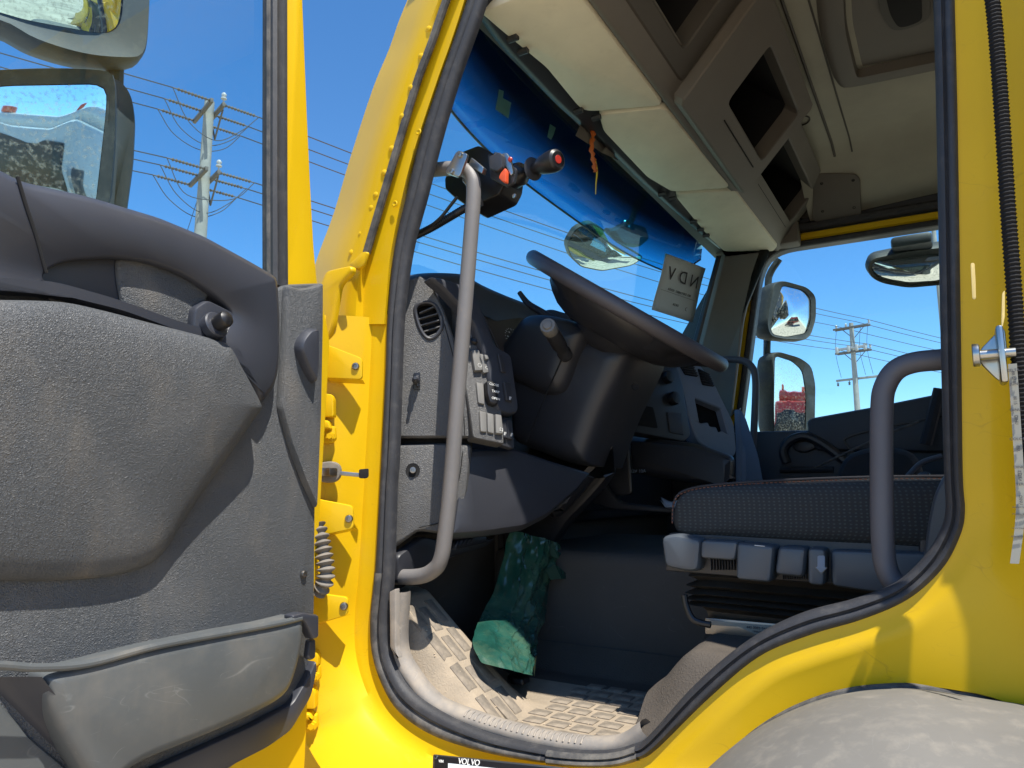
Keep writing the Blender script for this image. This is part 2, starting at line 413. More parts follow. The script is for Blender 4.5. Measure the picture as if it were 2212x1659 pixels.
M['glass'] = glass('window glass', (.74, .95, 1.0), dust=.006)
M['wind'] = glass('windscreen glass', (.54, .92, 1.0), dust=.008)
M['gaiter'] = mat('dusty rubber gaiter', (.16, .145, .125), .8, dust=(.5, 40, (.30, .25, .20)))
M['bellows'] = mat('brown black rubber', (.04, .034, .028), .5, dust=(.2, 30, (.08, .06, .045)))

def mirror_mat(name, dust):
    m = mat(name, (.82, .84, .86), .02, metal=1, var=.0, rvar=.0)
    N = m.node_tree.nodes; L = m.node_tree.links; b = N['Principled BSDF']
    d = N.new('ShaderNodeBsdfDiffuse'); d.inputs[0].default_value = (.45, .42, .36, 1)
    tc = N.new('ShaderNodeTexCoord'); n = N.new('ShaderNodeTexNoise'); n.inputs['Scale'].default_value = 140; n.inputs['Detail'].default_value = 6
    L.new(tc.outputs['Object'], n.inputs['Vector'])
    mr = N.new('ShaderNodeMapRange'); mr.inputs[1].default_value = .5; mr.inputs[2].default_value = .7; mr.inputs[4].default_value = dust; L.new(n.outputs[0], mr.inputs[0])
    x = N.new('ShaderNodeMixShader'); L.new(mr.outputs[0], x.inputs[0]); L.new(b.outputs[0], x.inputs[1]); L.new(d.outputs[0], x.inputs[2])
    L.new(x.outputs[0], N['Material Output'].inputs[0]); return m
M['mirror'] = mirror_mat('mirror glass', .45)

NX, NY, NZ = Vector((1, 0, 0)), Vector((0, 1, 0)), Vector((0, 0, 1))

# ================================================================== ground
bm_v = []; n = 24
g = sheet('ground', [[Vector((-600 + 1200 * i / n, -600 + 1200 * j / n, 0)) for i in range(n + 1)] for j in range(n + 1)], M['ground'])
tag(g, kind='structure')

# ================================================================== utility poles and wires
def arm_dir(): return Vector((.954, -.3, 0))
AD = arm_dir(); WD = Vector((.3, .954, 0))
LP = Vector((-14.8, 9.9, 0)); RP = Vector((-4.2, 43.4, 0))
def pole(base, top, label, arms, half):
    p = empty('utility_pole', base); tag(p, label, 'utility pole', 'concrete poles carrying the power lines')
    lathe('post', base, NZ, [(.19, 0), (.15, top * .6), (.115, top)], M['concrete'], p, seg=14)
    ends = []
    for (z, h, kind) in arms:
        c = base + NZ * z
        if kind == 'dark':
            for sgn in (1, -1):
                a = c + WD * (.14 * sgn)
                obox('crossarm', a, (AD, WD, NZ), (2 * h, .07, .10), M['wood'], p)
            for sx in (1, -1):
                tube('brace', [c + AD * (sx * h * .62) + WD * .2, c - NZ * .62 + WD * .18], .022, M['wood'], p, seg=6)
        else:
            obox('crossarm', c + WD * .22, (AD, WD, NZ), (2 * h, .10, .12), M['concrete'], p)
        for sx in (-1, -.4, 1):
            q = c + AD * (sx * h * .93) + WD * (.14 if kind == 'dark' else .22)
            lathe('insulator', q + NZ * (.05 if kind == 'dark' else -.06), NZ if kind == 'dark' else -NZ, [(.02, 0), (.02, .08), (.07, .10), (.07, .13), (.035, .14), (.06, .19), (.06, .22), (.03, .26)], M['porcelain'] if kind == 'dark' else M['wood'], p, seg=8)
            ends.append(q)
    return p, ends
ztl = 1.6 + 9.5
lp, le = pole(LP, 11.05, 'pale concrete utility pole seen through the open door window', [(10.75, .66, 'dark'), (9.05, .62, 'dark')], .7)
rp, re_ = pole(RP, 11.0, 'pale concrete utility pole seen through the passenger window, above the far door', [(10.75, .98, 'dark'), (9.35, .95, 'dark'), (7.85, 1.15, 'pale')], .9)
tube('guy_wire', [LP + NZ * 9.05, LP + NZ * 4.0 - AD * 5.5], .008, M['wire'], lp, seg=5)
# light arm with switch gear on the far pole
obox('switch_arm', RP + NZ * 9.55 - WD * .2, (AD, WD, NZ), (1.7, .12, .14), M['porcelain'], rp)
for sx in (-.75, -.1, .35, .8):
    obox('fuse_switch', RP + NZ * 9.5 + AD * sx - WD * .35, (AD, WD, NZ), (.12, .16, .34), M['porcelain'], rp)
# dead-end insulator strings and jumper loops on the near pole
wires_l = [(-.93, 10.75), (-.1, 10.78), (.93, 10.75), (-.93, 9.05), (.05, 9.08), (.93, 9.05)]
LH = [.66, .66, .66, .62, .62, .62]
RH = [(-.93, 10.8, .98), (.25, 10.85, .98), (.93, 10.85, .98), (-.93, 9.4, .95), (.3, 9.4, .95), (.93, 9.45, .95)]
NAMES = ['outer', 'middle', 'inner']
ORD = ['lower left', 'middle', 'upper right']
def sag(a, b, s, n=14): return [a.lerp(b, i / n) - NZ * (s * 4 * (i / n) * (1 - i / n)) for i in range(n + 1)]
NXT = RP + Vector((26, 40, 0)); PRV = LP - (RP - LP)
for i, (u, z) in enumerate(wires_l):
    lvl = 'upper' if i < 3 else 'lower'
    a = LP + AD * (u * LH[i]) + NZ * z
    b = RP + AD * (RH[i][0] * RH[i][2]) + NZ * (RH[i][1] + .2)
    c = PRV + AD * (u * LH[i]) + NZ * z; d = NXT + AD * (RH[i][0] * RH[i][2]) + NZ * (RH[i][1] - .4)
    pos = ['farthest from the truck', 'in the middle', 'nearest the truck'][i % 3]
    t = tube('power_line', sag(a + WD * 1.0, b, .55), .016, M['wire'], seg=5)
    tag(t, f'power line between the two poles, {lvl} crossarm, wire {pos}', 'power line', 'power lines strung along the poles')
    t = tube('power_line', sag(a - WD * 1.0, c, .6), .014, M['wire'], seg=5)
    tag(t, f'power line leaving the left pole towards the mirrors, {lvl} crossarm, wire {pos}', 'power line', 'power lines strung along the poles')
    t = tube('power_line', sag(b, d, .9), .018, M['wire'], seg=5)
    tag(t, f'power line running right from the far pole, {lvl} crossarm, wire {pos}', 'power line', 'power lines strung along the poles')
    for sg in (1, -1):
        st = []
        for k in range(10): st += [(.045, k * .075), (.016, k * .075 + .03)]
        lathe('insulator_string', a + WD * (sg * .18), WD * sg, [(.014, 0)] + [(r, h + .02) for r, h in st] + [(.014, .82)], M['wood'], lp, seg=7)
    loop = cr([a - WD * 1.0, a - WD * .6 - NZ * (.5 + .1 * (i % 3)), a - NZ * (.75 + .12 * i % .3) + AD * .08, a + WD * .6 - NZ * .5, a + WD * 1.0], 6)
    tube('jumper_cable', loop, .011, M['wire'], lp, seg=5)
for u in (-.85, .0, .5, .9):
    q = RP + AD * u + NZ * 10.75
    tube('drop_lead', cr([q, q + AD * -.12 - NZ * .9, q - AD * .1 - NZ * 1.7, q + NZ * -2.75 + WD * .2], 6), .012, M['wire'], rp, seg=5)
lx = W(2030, 640, Y=30.0)
lamp = empty('lamp_post', Vector((lx.x, lx.y, 0))); tag(lamp, 'slim pale lamp post beside the passenger seat, right edge of the far window', 'lamp post')
lathe('post', Vector((lx.x, lx.y, 0)), NZ, [(.11, 0), (.09, 5), (.07, 13)], M['concrete'], lamp, seg=10)
tube('lamp_arm', cr([Vector((lx.x, lx.y, 12.9)), Vector((lx.x + .6, lx.y, 13.4)), Vector((lx.x + 1.6, lx.y, 13.5))], 5), .05, M['concrete'], lamp, seg=8)
box('lamp_head', (lx.x + 1.5, lx.y - .12, 13.42), (lx.x + 2.1, lx.y + .12, 13.56), M['concrete'], lamp)

# ================================================================== parked trucks behind, seen in the mirrors
def parked(loc, yaw, m, label, H=3.1):
    t = empty('parked_truck', Vector(loc)); tag(t, label, 'truck')
    rz = Matrix.Rotation(yaw, 3, 'Z'); o = Vector(loc)
    def bx_(name, lo, hi, mm, b=.03): return box(name, Vector(lo), Vector(hi), mm, None, bevel=b)
    def put(name, lo, hi, mm, b=.03):
        q = bx_(name, lo, hi, mm, b); c = WL[q]; q.parent = t; q.location = rz @ c; q.rotation_euler = (0, 0, yaw); return q
    put('cab', (-1.2, -1.0, .75), (1.2, .8, H), m, .12); put('roof_deflector', (-1.0, -.6, H), (1.0, .8, H + .35), m, .12)
    put('windscreen', (-1.08, -1.03, 1.85), (1.08, -.98, 2.75), M['black']); put('grille', (-.8, -1.04, 1.0), (.8, -.98, 1.65), M['dark_void'])
    put('bumper', (-1.22, -1.12, .4), (1.22, -.9, .85), M['mirror_b'], .06)
    for sx in (-1, 1):
        put('headlight', (sx * .95 - .18, -1.07, .9), (sx * .95 + .18, -.99, 1.15), M['porcelain'])
        put('side_mirror', (sx * 1.4 - .12, -1.0, 1.9), (sx * 1.4 + .12, -.85, 2.5), M['mirror_b'])
        put('beacon', (sx * .7 - .08, -.5, H + .35), (sx * .7 + .08, -.34, H + .52), M['orange'])
    put('load_body', (-1.2, 1.0, 1.1), (1.2, 6.0, H - .1), M['mirror_b'], .05)
    for sy in (0, 3.2, 4.6):
        for sx in (-1, 1):
            w_ = lathe('wheel', Vector((sx * 1.0, sy, .5)), NX, [(.25, -.14), (.5, -.13), (.5, .13), (.25, .14)], M['black'], None, seg=20); c = WL[w_]; w_.parent = t; w_.location = rz @ c; w_.rotation_euler = (0, 0, yaw)
M['white_paint'] = mat('white paint', (.62, .62, .60), .35, coat=.3)
M['red_paint'] = mat('red paint', (.42, .03, .02), .35, coat=.3)
parked((8.2, -2.4, 0), R(-72), M['white_paint'], 'white truck parked behind the cab, reflected in the driver side mirror')
parked((17.5, 10.0, 0), R(-65), M['red_paint'], 'red truck parked behind the cab, reflected in the passenger side mirror')

# ================================================================== TRUCK
truck = empty('truck', V(0, 2.05, -EZ))
tag(truck, 'yellow truck cab with its driver door swung open, dark grey interior', 'truck')
YS, YK = 1.075, 1.0          # plane of the door seal, plane of the outer skin

# ---- body side round the door opening
SEAL_OUT = [(1060, -190), (1007, 0), (950, 167), (904, 307), (877, 417), (850, 538), (836, 680), (831, 813), (822, 988), (819, 1051), (808, 1238), (799, 1332), (802, 1407), (825, 1482), (858, 1535), (926, 1583), (1039, 1624), (1155, 1647), (1240, 1656), (1323, 1656), (1376, 1643), (1420, 1620), (1532, 1511), (1645, 1417), (1757, 1372), (1870, 1338), (1964, 1297), (2039, 1230), (2076, 1162), (2088, 1106), (2083, 1018), (2080, 758), (2072, 270), (2065, 0), (2060, -190)]
so3 = P(SEAL_OUT, Y=YS)
body = [  # seal edge, crease (fraction handled below), outer skin edge in the picture, Y of the outer edge
    ((836, 680), (700, 680), .985), ((831, 813), (690, 813), .98), ((822, 988), (688, 988), .98), ((819, 1051), (686, 1051), .98), ((808, 1238), (676, 1238), .98),
    ((799, 1332), (668, 1360), .98), ((802, 1407), (664, 1450), .98), ((825, 1482), (660, 1545), .98), ((858, 1535), (664, 1610), .98), ((926, 1583), (760, 1730), .975), ((1039, 1624), (985, 1830), .97), ((1155, 1647), (1130, 1850), .97),
    ((1240, 1656), (1240, 1850), .97), ((1323, 1656), (1350, 1830), .97), ((1376, 1643), (1450, 1760), 1.03), ((1420, 1620), (1530, 1690), 1.06), ((1532, 1511), (1610, 1608), 1.068), ((1645, 1417), (1700, 1539), 1.072), ((1757, 1372), (1790, 1500), 1.074), ((1870, 1338), (1870, 1484), 1.074),
    ((1964, 1297), (1975, 1480), 1.072), ((2039, 1230), (2110, 1498), 1.06), ((2076, 1162), (2330, 1540), 1.03), ((2088, 1106), (2420, 1300), .985), ((2083, 1018), (2430, 1018), .965), ((2080, 758), (2430, 758), .965), ((2072, 270), (2430, 270), .965), ((2065, 0), (2430, 0), .965), ((2060, -190), (2430, -190), .965)]
a_ = cr([W(*b[0], Y=YS) for b in body], 6); c_ = cr([W(b[1][0], b[1][1], Y=b[2]) for b in body], 6)
rows = []
nr = len(a_)
for i, (p, q) in enumerate(zip(a_, c_)):
    d = q - p; t = i / nr
    inp = p - (Vector((d.x, 0, d.z))).normalized() * .012
    wq = Vector((d.x, 0, d.z)).length; un = Vector((d.x, 0, d.z)).normalized()
    yl = lambda f: q.y + (p.y - q.y) * f
    st = [inp + NY * .02, inp, p + un * .012, p + un * .022 - NY * .005, p + un * .034 - NY * .007]
    base = st[-1]
    for f, e in ((.12, .0), (.3, .0), (.5, .0), (.72, 0), (.9, 0), (1, 0)):
        v = base.lerp(q, f); v.y = base.y + (q.y - base.y) * (f ** .8); st.append(v)
    st.append(q + un * .01 + NY * .03); st.append(q + un * .012 + NY * .12)
    rows.append(st)
sheet('body_side', rows, M['paint2'], truck, sharp=50)

# ---- A pillar of the driver side
pil = [  # y, outline, highlight, rivet line, rubber left, rubber right, seal edge
    (-190, 995, 1008, 1020, 1030, 1042, 1063), (0, 910, 928, 947, 954, 975, 1007), (90, 877, 893, 912, 925, 942, 978), (180, 840, 858, 878, 894, 906, 946), (333, 790, 806, 826, 847, 862, 896), (450, 755, 772, 795, 814, 826, 867), (547, 719, 742, 771, 786, 797, 848), (600, 705, 728, 760, 776, 788, 842), (650, 694, 718, 750, 770, 785, 838), (700, 690, 716, 748, 768, 784, 834)]
rows = [[W(a[1], a[0], Y=1.13) - NX * .05, W(a[1], a[0], Y=1.068), W(a[2], a[0], Y=1.042), W(a[3], a[0], Y=1.035), W(a[4], a[0], Y=1.04), W(a[5], a[0], Y=1.06), W(a[6] - 4, a[0], Y=1.066), W(a[6] + 5, a[0], Y=1.085)] for a in pil]
cols = list(zip(*rows)); cols = [cr(list(c), 5) for c in cols]
pillar = loft('a_pillar', [list(r) for r in zip(*cols)], M['paint'], truck, closed=False, sharp=40)
drip = cr([W((a[4] + a[5]) / 2, a[0], Y=1.045) for a in pil if a[0] < 550], 6)
tube('drip_rubber', drip, .0085, M['seal_d'], pillar, seg=10)
rv = None
for (x, y) in [(953, 62), (936, 120), (914, 188), (895, 250), (872, 320), (856, 372), (838, 420), (828, 448), (806, 505), (785, 545)]:
    o = W(x - 27, y, Y=1.037)
    if rv is None: rv = lathe('rivet', o, -NY + NX * .2, [(.0065, 0), (.0055, .002), (.002, .0035)], M['paint'], pillar, seg=10)
    else: dup(rv, o, pillar)
for (x, y) in [(904, 285), (853, 440)]:
    lathe('dimple', W(x, y, Y=1.058), -NY, [(.007, 0), (.005, .0015), (.003, .0004)], M['paint'], pillar, seg=12)
# cover flap below the pillar
pillow('pillar_foot', fillet(P([(694, 634), (712, 588), (745, 580), (768, 576), (770, 590), (742, 618), (728, 700), (713, 745), (700, 720)], Y=1.0), .01), -NY, .012, .008, M['paint'], pillar)
pillow('drip_end', fillet(P([(786, 545), (799, 545), (791, 572), (782, 581), (766, 581), (757, 572), (771, 560)], Y=1.035), .006), -NY, .006, .004, M['paint'], pillar)

# ---- rubber seal round the opening
SEAL_MID = []
inn = [(1092, -190), (1043, 0), (984, 170), (944, 307), (916, 417), (884, 538), (865, 680), (859, 813), (853, 988), (848, 1051), (842, 1238), (834, 1332), (838, 1407), (858, 1462), (892, 1507), (955, 1549), (1052, 1588), (1160, 1613), (1240, 1624), (1313, 1624), (1358, 1614), (1393, 1597), (1495, 1485), (1608, 1390), (1720, 1331), (1833, 1300), (1930, 1262), (1994, 1205), (2031, 1144), (2042, 1100), (2039, 1018), (2032, 758), (2023, 270), (2017, 0), (2012, -190)]
si3 = P(inn, Y=YS)
mid = cr([(a + b) / 2 for a, b in zip(so3, si3)], 7)
wd = cr([Vector(((a - b).length, 0, 0)) for a, b in zip(so3, si3)], 7)
fr = frames(mid, up=NY)
rings = []
for i, (t, u, _) in enumerate(fr):
    h = wd[i].x / 2
    pr = [(-1.0, .016), (-1.0, .008), (-.9, .001), (-.62, -.004), (-.34, -.0055), (-.2, -.001), (-.1, -.0005), (.05, -.005), (.4, -.007), (.72, -.004), (.92, .002), (1.0, .010), (1.0, .016)]
    rings.append([mid[i] + u * (a * h) + NY * b for a, b in pr])
nseam = int(len(rings) * .5)
seal = loft('door_seal', rings, M['seal'], truck, closed=False, sharp=60)
# weathered lower stretch and joint sleeve
a0 = 12 * 7; a1 = 17 * 7 + 2
loft('seal_sleeve', [[v - NY * .003 + NZ * -.001 for v in r] for r in rings[a1:a1 + 22]], M['seal_d'], seal, closed=False, sharp=60)
loft('weathered_lip', [[v - NY * .0012 for v in r[4:12]] for r in rings[10 * 7:a1]], M['seal_d'], seal, closed=False, sharp=60)

# ---- trim strip inside the seal, ribbed sill
tri = fillet(P([(849, 1277), (863, 1270), (863, 1395), (870, 1420), (858, 1410), (851, 1396)], Y=1.085), .003)
pillow('seal_cap', tri, -NY, .012, .004, M['sill'], truck)
sp = cr(P([(856, 1280), (852, 1400), (880, 1462), (930, 1520), (1000, 1552), (1080, 1578), (1170, 1600), (1250, 1612), (1310, 1612), (1350, 1600), (1385, 1575)], Y=1.088), 7)
sp = resample(sp, 120, False)
fr = frames(sp, up=NY); sg = 1 if fr[70][1].z > 0 else -1
rows = [[sp[i] - u * (.022 * sg) + NY * .006, sp[i] - u * (.004 * sg) - NY * .001, sp[i] + u * (.003 * sg) + NY * .002, sp[i] + u * (.009 * sg) + NY * .010, sp[i] + u * (.010 * sg) + NY * .018, sp[i] + u * (.008 * sg) + NY * .034, sp[i] - u * (.01 * sg) + NY * .05] for i, (t, u, _) in enumerate(fr)]
sill = sheet('sill_trim', rows, M['sill'], truck, sharp=60)
for k in range(22):
    r0 = rows[56 + k * 2]
    tube('sill_rib', [r0[2], r0[3] - NY * .0005 + NZ * .0004, r0[4] + NZ * .0006], .0019, M['sill'], sill, seg=6)

# ---- ribbed rear seal, stickers, striker on the B pillar
rs = cr([W(x, y, Y=.985) for x, y in [(2136, -60), (2150, 60), (2165, 260), (2178, 460), (2190, 620), (2208, 860), (2235, 1100)]], 40)
rs = resample(rs, 260, closed=False)
tube('ribbed_seal', rs, .0072, M['rubber'], truck, seg=10, rf=None)
rb = None
for i in range(4, 250, 2):
    t = (rs[i + 1] - rs[i - 1]).normalized()
    if rb is None: rb = lathe('seal_rib', rs[i], t, [(.0074, -.0018), (.0086, 0), (.0074, .0018)], M['rubber'], bpy.data.objects['ribbed_seal'], seg=10, cap0=False, cap1=False)
    else: dup(rb, rs[i], bpy.data.objects['ribbed_seal'])
st = empty('striker', W(2140, 770, Y=.99), truck)
pillow('plate', fillet(P([(2150, 722), (2160, 708), (2171, 712), (2176, 760), (2172, 815), (2162, 826), (2150, 818), (2118, 786), (2112, 770), (2118, 755)], Y=.995), .006), -NY, .005, .002, M['steel'], st)
obox('flange', W(2163, 768, Y=.975), (NX, NY, NZ), (.007, .034, .066), M['steel'], st, bevel=.003)
lathe('pin', W(2110, 768, Y=.975), NX, [(.0058, 0), (.0058, .037)], M['steel'], st, seg=16)
lathe('pin_head', W(2101, 768, Y=.975), NX, [(.013, 0), (.0135, .001), (.0135, .006), (.012, .007)], M['steel'], st, seg=20)
# pale label strip with print
lab = cr([W(x, y, Y=.975) for x, y in [(2176, 790), (2180, 850), (2185, 930), (2190, 1010), (2193, 1080), (2190, 1140), (2180, 1215)]], 4)
lab2 = [v + NX * .0082 + NZ * 0 for v in lab]
stk = sheet('label_strip', [[a - NY * .012, b - NY * .0125] for a, b in zip(lab, lab2)], M['label'], truck)
for k in range(16):
    i = 1 + k * (len(lab) - 3) / 16; j = int(i)
    p = lab[j] + NX * .0041 - NY * .0145
    if k < 12: text('printed_line', random.choice(['DINU', 'BB 07 8', 'ZELTA', 'JUN', 'FER', '80 15', 'COLOR']), p, -NZ if k % 2 else NX, NX if k % 2 else NZ, .0042, M['ink'], stk)
    else: text('printed_line', ['PERMITE ENGA', 'MANDO RECT', 'POSICIONES', 'PROCEDER A'][k - 12], p, NX, NZ, .0022, M['ink'], stk)
pillow('worn_label', fillet(P([(2163, 640), (2169, 632), (2169, 690), (2161, 725)], Y=.985), .002), -NY, .0012, .0005, M['sticker'], truck, base=.012)
pillow('worn_label', fillet(P([(2096, 572), (2105, 572), (2107, 610), (2108, 650), (2100, 650)], Y=1.03), .003), -NY, .0012, .0005, M['sticker'], truck, base=.008)

# ---- maker's plate on the sill
pln = (W(1040, 1650, Y=1.03), Vector((0, -.9, .43)).normalized())
vp_ = ring = fillet(P([(951, 1634), (1245, 1664), (1243, 1760), (948, 1740)], pl=pln), .004)
vin = pillow('maker_plate', vp_, pln[1], .003, .0015, M['steel'], truck, base=.02)
pillow('print_field', fillet(P([(956, 1638), (1240, 1668), (1238, 1755), (954, 1736)], pl=pln), .003), pln[1], .001, .0005, M['black'], vin, base=.0232)
xd = (W(1100, 1660, pl=pln) - W(980, 1648, pl=pln)).normalized(); yd = pln[1].cross(xd)
for k_, ch_ in enumerate('VOLVO'): text('letter', ch_, W(1029, 1652, pl=pln) + pln[1] * .0245 + xd * ((k_ - 2) * .0082), xd, yd if yd.z > 0 else -yd, .0125, M['white'], vin)
text('lettering', 'VIN', W(970, 1650, pl=pln) + pln[1] * .0245, xd, yd if yd.z > 0 else -yd, .006, M['white'], vin)
pillow('number_field', P([(985, 1654), (1180, 1675), (1180, 1700), (985, 1680)], pl=pln), pln[1], .0004, .0002, M['paper'], vin, base=.0243)
screw(W(958, 1641, pl=pln) + pln[1] * .022, pln[1], .004, M['steel'], vin, 'rivet')

# ---- mudguard below the opening
arch = [(1545, 1662), (1600, 1605), (1645, 1569), (1700, 1537), (1757, 1512), (1810, 1495), (1870, 1484), (1945, 1479), (2000, 1482), (2057, 1490), (2130, 1501), (2212, 1513), (2350, 1540)]
ar = cr([W(x, y, Y=1.076) for x, y in [(1440, 1800)] + arch], 5)
cen = Vector((ar[len(ar) // 2].x, 0, ar[len(ar) // 2].z - .62))
rows = []
for p in ar:
    dn = Vector((p.x - cen.x, 0, p.z - cen.z)).normalized()
    rows.append([p + NY * .05 - dn * .015, p + NY * .0 - dn * .012, p - NY * .015 - dn * .001, p - NY * .05 + dn * .006, p - NY * .11 + dn * .010, p - NY * .19 + dn * .006, p - NY * .26 - dn * .012, p - NY * .30 - dn * .04, p - NY * .315 - dn * .09, p - NY * .30 - dn * .16])
sheet('mudguard', rows, M['fender'], truck, sharp=60)
tube('mudguard_edge', [p - NY * .004 - NZ * .004 for p in ar], .007, M['seal_d'], truck, seg=8)

# ---- hinge side details on the jamb
jd = W(800, 900, Y=1.034) - W(690, 900, Y=.98); JN = Vector((jd.y, -jd.x, 0)).normalized()
JP = (W(690, 900, Y=.98), JN)
def bracket(name, pts, scr):
    b = pillow(name, fillet(P(pts, pl=JP), .008), JN, .007, .003, M['paint2'], truck, base=.006)
    loft('bracket_foot', [[p + JN * .008 for p in P([pts[4], pts[3]], pl=JP)], [p - JN * .02 - NZ * .004 for p in P([pts[4], pts[3]], pl=JP)]], M['paint2'], b, closed=False)
    screw(W(*scr, pl=JP) + JN * .012, JN, .0078, M['screw'], b); return b
bracket('hinge_bracket', [(690, 742), (715, 749), (785, 776), (785, 822), (712, 819), (690, 819)], (771, 794))
bracket('hinge_bracket', [(670, 1070), (692, 1078), (765, 1092), (767, 1141), (703, 1155), (670, 1158)], (757, 1120))
bracket('hinge_bracket', [(660, 1274), (681, 1278), (755, 1288), (754, 1326), (676, 1349), (655, 1352)], (746, 1307))
def hinge(x0, x1, y0, y1, y):
    h = empty('door_hinge', W((x0 + x1) / 2, (y0 + y1) / 2, pl=JP), truck)
    q = lambda pts: fillet(P(pts, pl=JP), .004)
    pillow('hinge_leaf', q([(x0 - 14, y0), (x1 - 4, y0 + 4), (x1, y0 + 14), (x1, (y0 + y1) / 2), (x0 - 14, (y0 + y1) / 2)]), JN, .022, .004, M['paint2'], h, base=-.005)
    pillow('hinge_knuckle', q([(x0 - 14, (y0 + y1) / 2 + 4), (x1 - 10, (y0 + y1) / 2 + 8), (x1 - 4, y1 - 26), (x0 - 14, y1 - 26)]), JN, .026, .006, M['paint2'], h, base=-.005)
    lathe('hinge_bolt', W(x1 - 9, y1 - 12, pl=JP) + JN * .008, JN, [(.009, 0), (.009, .006), (.006, .006), (.006, .011)], M['paint2'], h, seg=6)
    pillow('hinge_pad', q([(x0 - 10, y1 - 34), (x1, y1 - 34), (x1 + 2, y1 - 6), (x1 - 6, y1 + 2), (x0 - 10, y1 + 2)]), JN, .012, .003, M['paint2'], h, base=-.004)
hinge(700, 725, 850, 955, .985); hinge(668, 692, 1400, 1470, .975); hinge(664, 686, 1478, 1575, .972)
# check strap with its boot and slot
ck = empty('check_strap', W(740, 1020, Y=.99), truck)
pillow('boot', fillet(P([(690, 1000), (715, 996), (732, 1000), (739, 1012), (738, 1030), (728, 1041), (712, 1044), (690, 1040)], pl=JP), .008), JN, .010, .006, M['gaiter'], ck, base=.0)
obox('strap', ((W(732, 1022, pl=JP) + JN * .008) + W(795, 1028, Y=1.036)) / 2, ((W(795, 1028, Y=1.036) - (W(732, 1022, pl=JP) + JN * .008)).normalized(), NZ.cross((W(795, 1028, Y=1.036) - (W(732, 1022, pl=JP) + JN * .008)).normalized()), NZ), ((W(795, 1028, Y=1.036) - (W(732, 1022, pl=JP) + JN * .008)).length, .004, .008), M['screw'], ck, bevel=.001)
obox('clevis', W(712, 1020, pl=JP) + JN * .012, (NX, NY, NZ), (.03, .022, .016), M['screw'], ck, bevel=.003)
pillow('slot', fillet(P([(776, 1014), (797, 1012), (797, 1030), (790, 1034), (776, 1033)], pl=JP), .003), JN, .002, .001, M['dark_void'], ck, base=.002)
gp = cr(P([(684, 1135), (692, 1160), (700, 1200), (704, 1235), (700, 1262), (688, 1280)], Y=.955), 10)
gp = resample(gp, 91, closed=False)
tube('wiring_gaiter', gp, .0165, M['gaiter'], truck, seg=18, rf=lambda t: (.82 + .22 * math.cos(t * 2 * math.pi * 11)) * (1 if t < .8 else 1 - (t - .8) * .8))

# ================================================================== driver door, open
XD = -1.00                      # inner face of the door skin
door = empty('driver_door', V(XD, .93, -.4), truck)
dn = NX
# window frame and shell in yellow
fr_o = P([(617, -120), (650, -120), (655, 0), (665, 250), (672, 400), (679, 530), (686, 606), (692, 640), (708, 700), (714, 740), (706, 882), (699, 999), (693, 1106), (681, 1274), (676, 1349), (670, 1450), (664, 1561), (661, 1632), (657, 1700), (640, 1800), (400, 1850), (-400, 1850), (-400, 700), (300, 560), (612, 620)], X=XD)
fr_o = fillet(fr_o, .01, 3)
shell = pillow('door_shell', fr_o, dn, .045, .006, M['paint'], door, base=-.045)
# rubber run channel and glass
ch = cr(P([(600, -150), (600, 0), (600, 200), (600, 400), (601, 620)], X=XD), 5)
sweep('run_channel', ch, [(-.018, -.02), (-.018, .008), (-.012, .013), (-.004, .010), (.002, .013), (.012, .012), (.017, .004), (.017, -.02)], NX, M['seal'], door, sharp=50)
ch2 = cr(P([(583, -150), (583, 0), (583, 200), (583, 400), (584, 620)], X=XD - .004), 5)
tube('glass_lip', ch2, .007, M['seal_d'], door, seg=8)
gl = sheet('door_glass', [P([(-500, y), (0, y), (300, y), (590, y)], X=XD - .018) for y in (-300, 0, 300, 700)], M['glass'], door)
# base trim panel
bp = fillet(P([(-300, 560), (300, 600), (560, 640), (612, 615), (690, 612), (692, 640), (691, 720), (682, 960), (675, 1100), (673, 1320), (660, 1430), (640, 1500), (575, 1600), (430, 1700), (300, 1800), (-300, 1850)], X=XD + .010), .01, 3)
pillow('trim_panel', bp, dn, .010, .010, M['door_grain'], door)
for x, y in ((655, 1240), (640, 900), (668, 640)): screw(W(x, y, X=XD + .021), NX, .0065, M['screw'], door)
# narrow upright cap at the hinge edge
cap = fillet(P([(612, 616), (640, 624), (665, 621), (692, 611), (692, 700), (688, 900), (678, 1100), (650, 1040), (620, 960), (598, 880)], X=XD + .022), .006, 3)
pillow('edge_cap', cap, dn, .012, .012, M['door_grain'], door)
pillow('lock_button', fillet(P([(650, 735), (668, 710), (692, 706), (692, 785), (687, 832), (668, 802), (648, 758)], X=XD + .05), .012), dn, .034, .016, M['door_smooth'], door, base=-.03)
# pull handle and window ledge
dp_o = P([(-300, 260), (-60, 330), (0, 352), (55, 382), (200, 415), (350, 461), (450, 503), (540, 553), (604, 590), (611, 605), (616, 693), (614, 798), (602, 843), (574, 875), (564, 876), (525, 815), (488, 735), (470, 738), (399, 722), (245, 669), (115, 634), (0, 628), (-300, 640)], X=XD + .052)
dp_o = fillet(dp_o, [.01] * 8 + [.015, .02, .02, .03, .03, .012, .01, .02, .015] + [.02] * 6, 4)
dp_i = fillet(P([(92, 590), (140, 562), (250, 554), (330, 566), (400, 592), (455, 628), (505, 672), (498, 700), (475, 729), (400, 713), (265, 663), (130, 630), (102, 614)], X=XD + .052), .02, 4)
n = NX; N_ = 160
o = resample(dp_o, N_); i_ = match(o, resample(dp_i, N_))
rg = [[p - n * .058 for p in o], [p - n * .022 for p in o], [p - n * .008 for p in inset(o, n, .005)], [p for p in inset(o, n, .016)]]
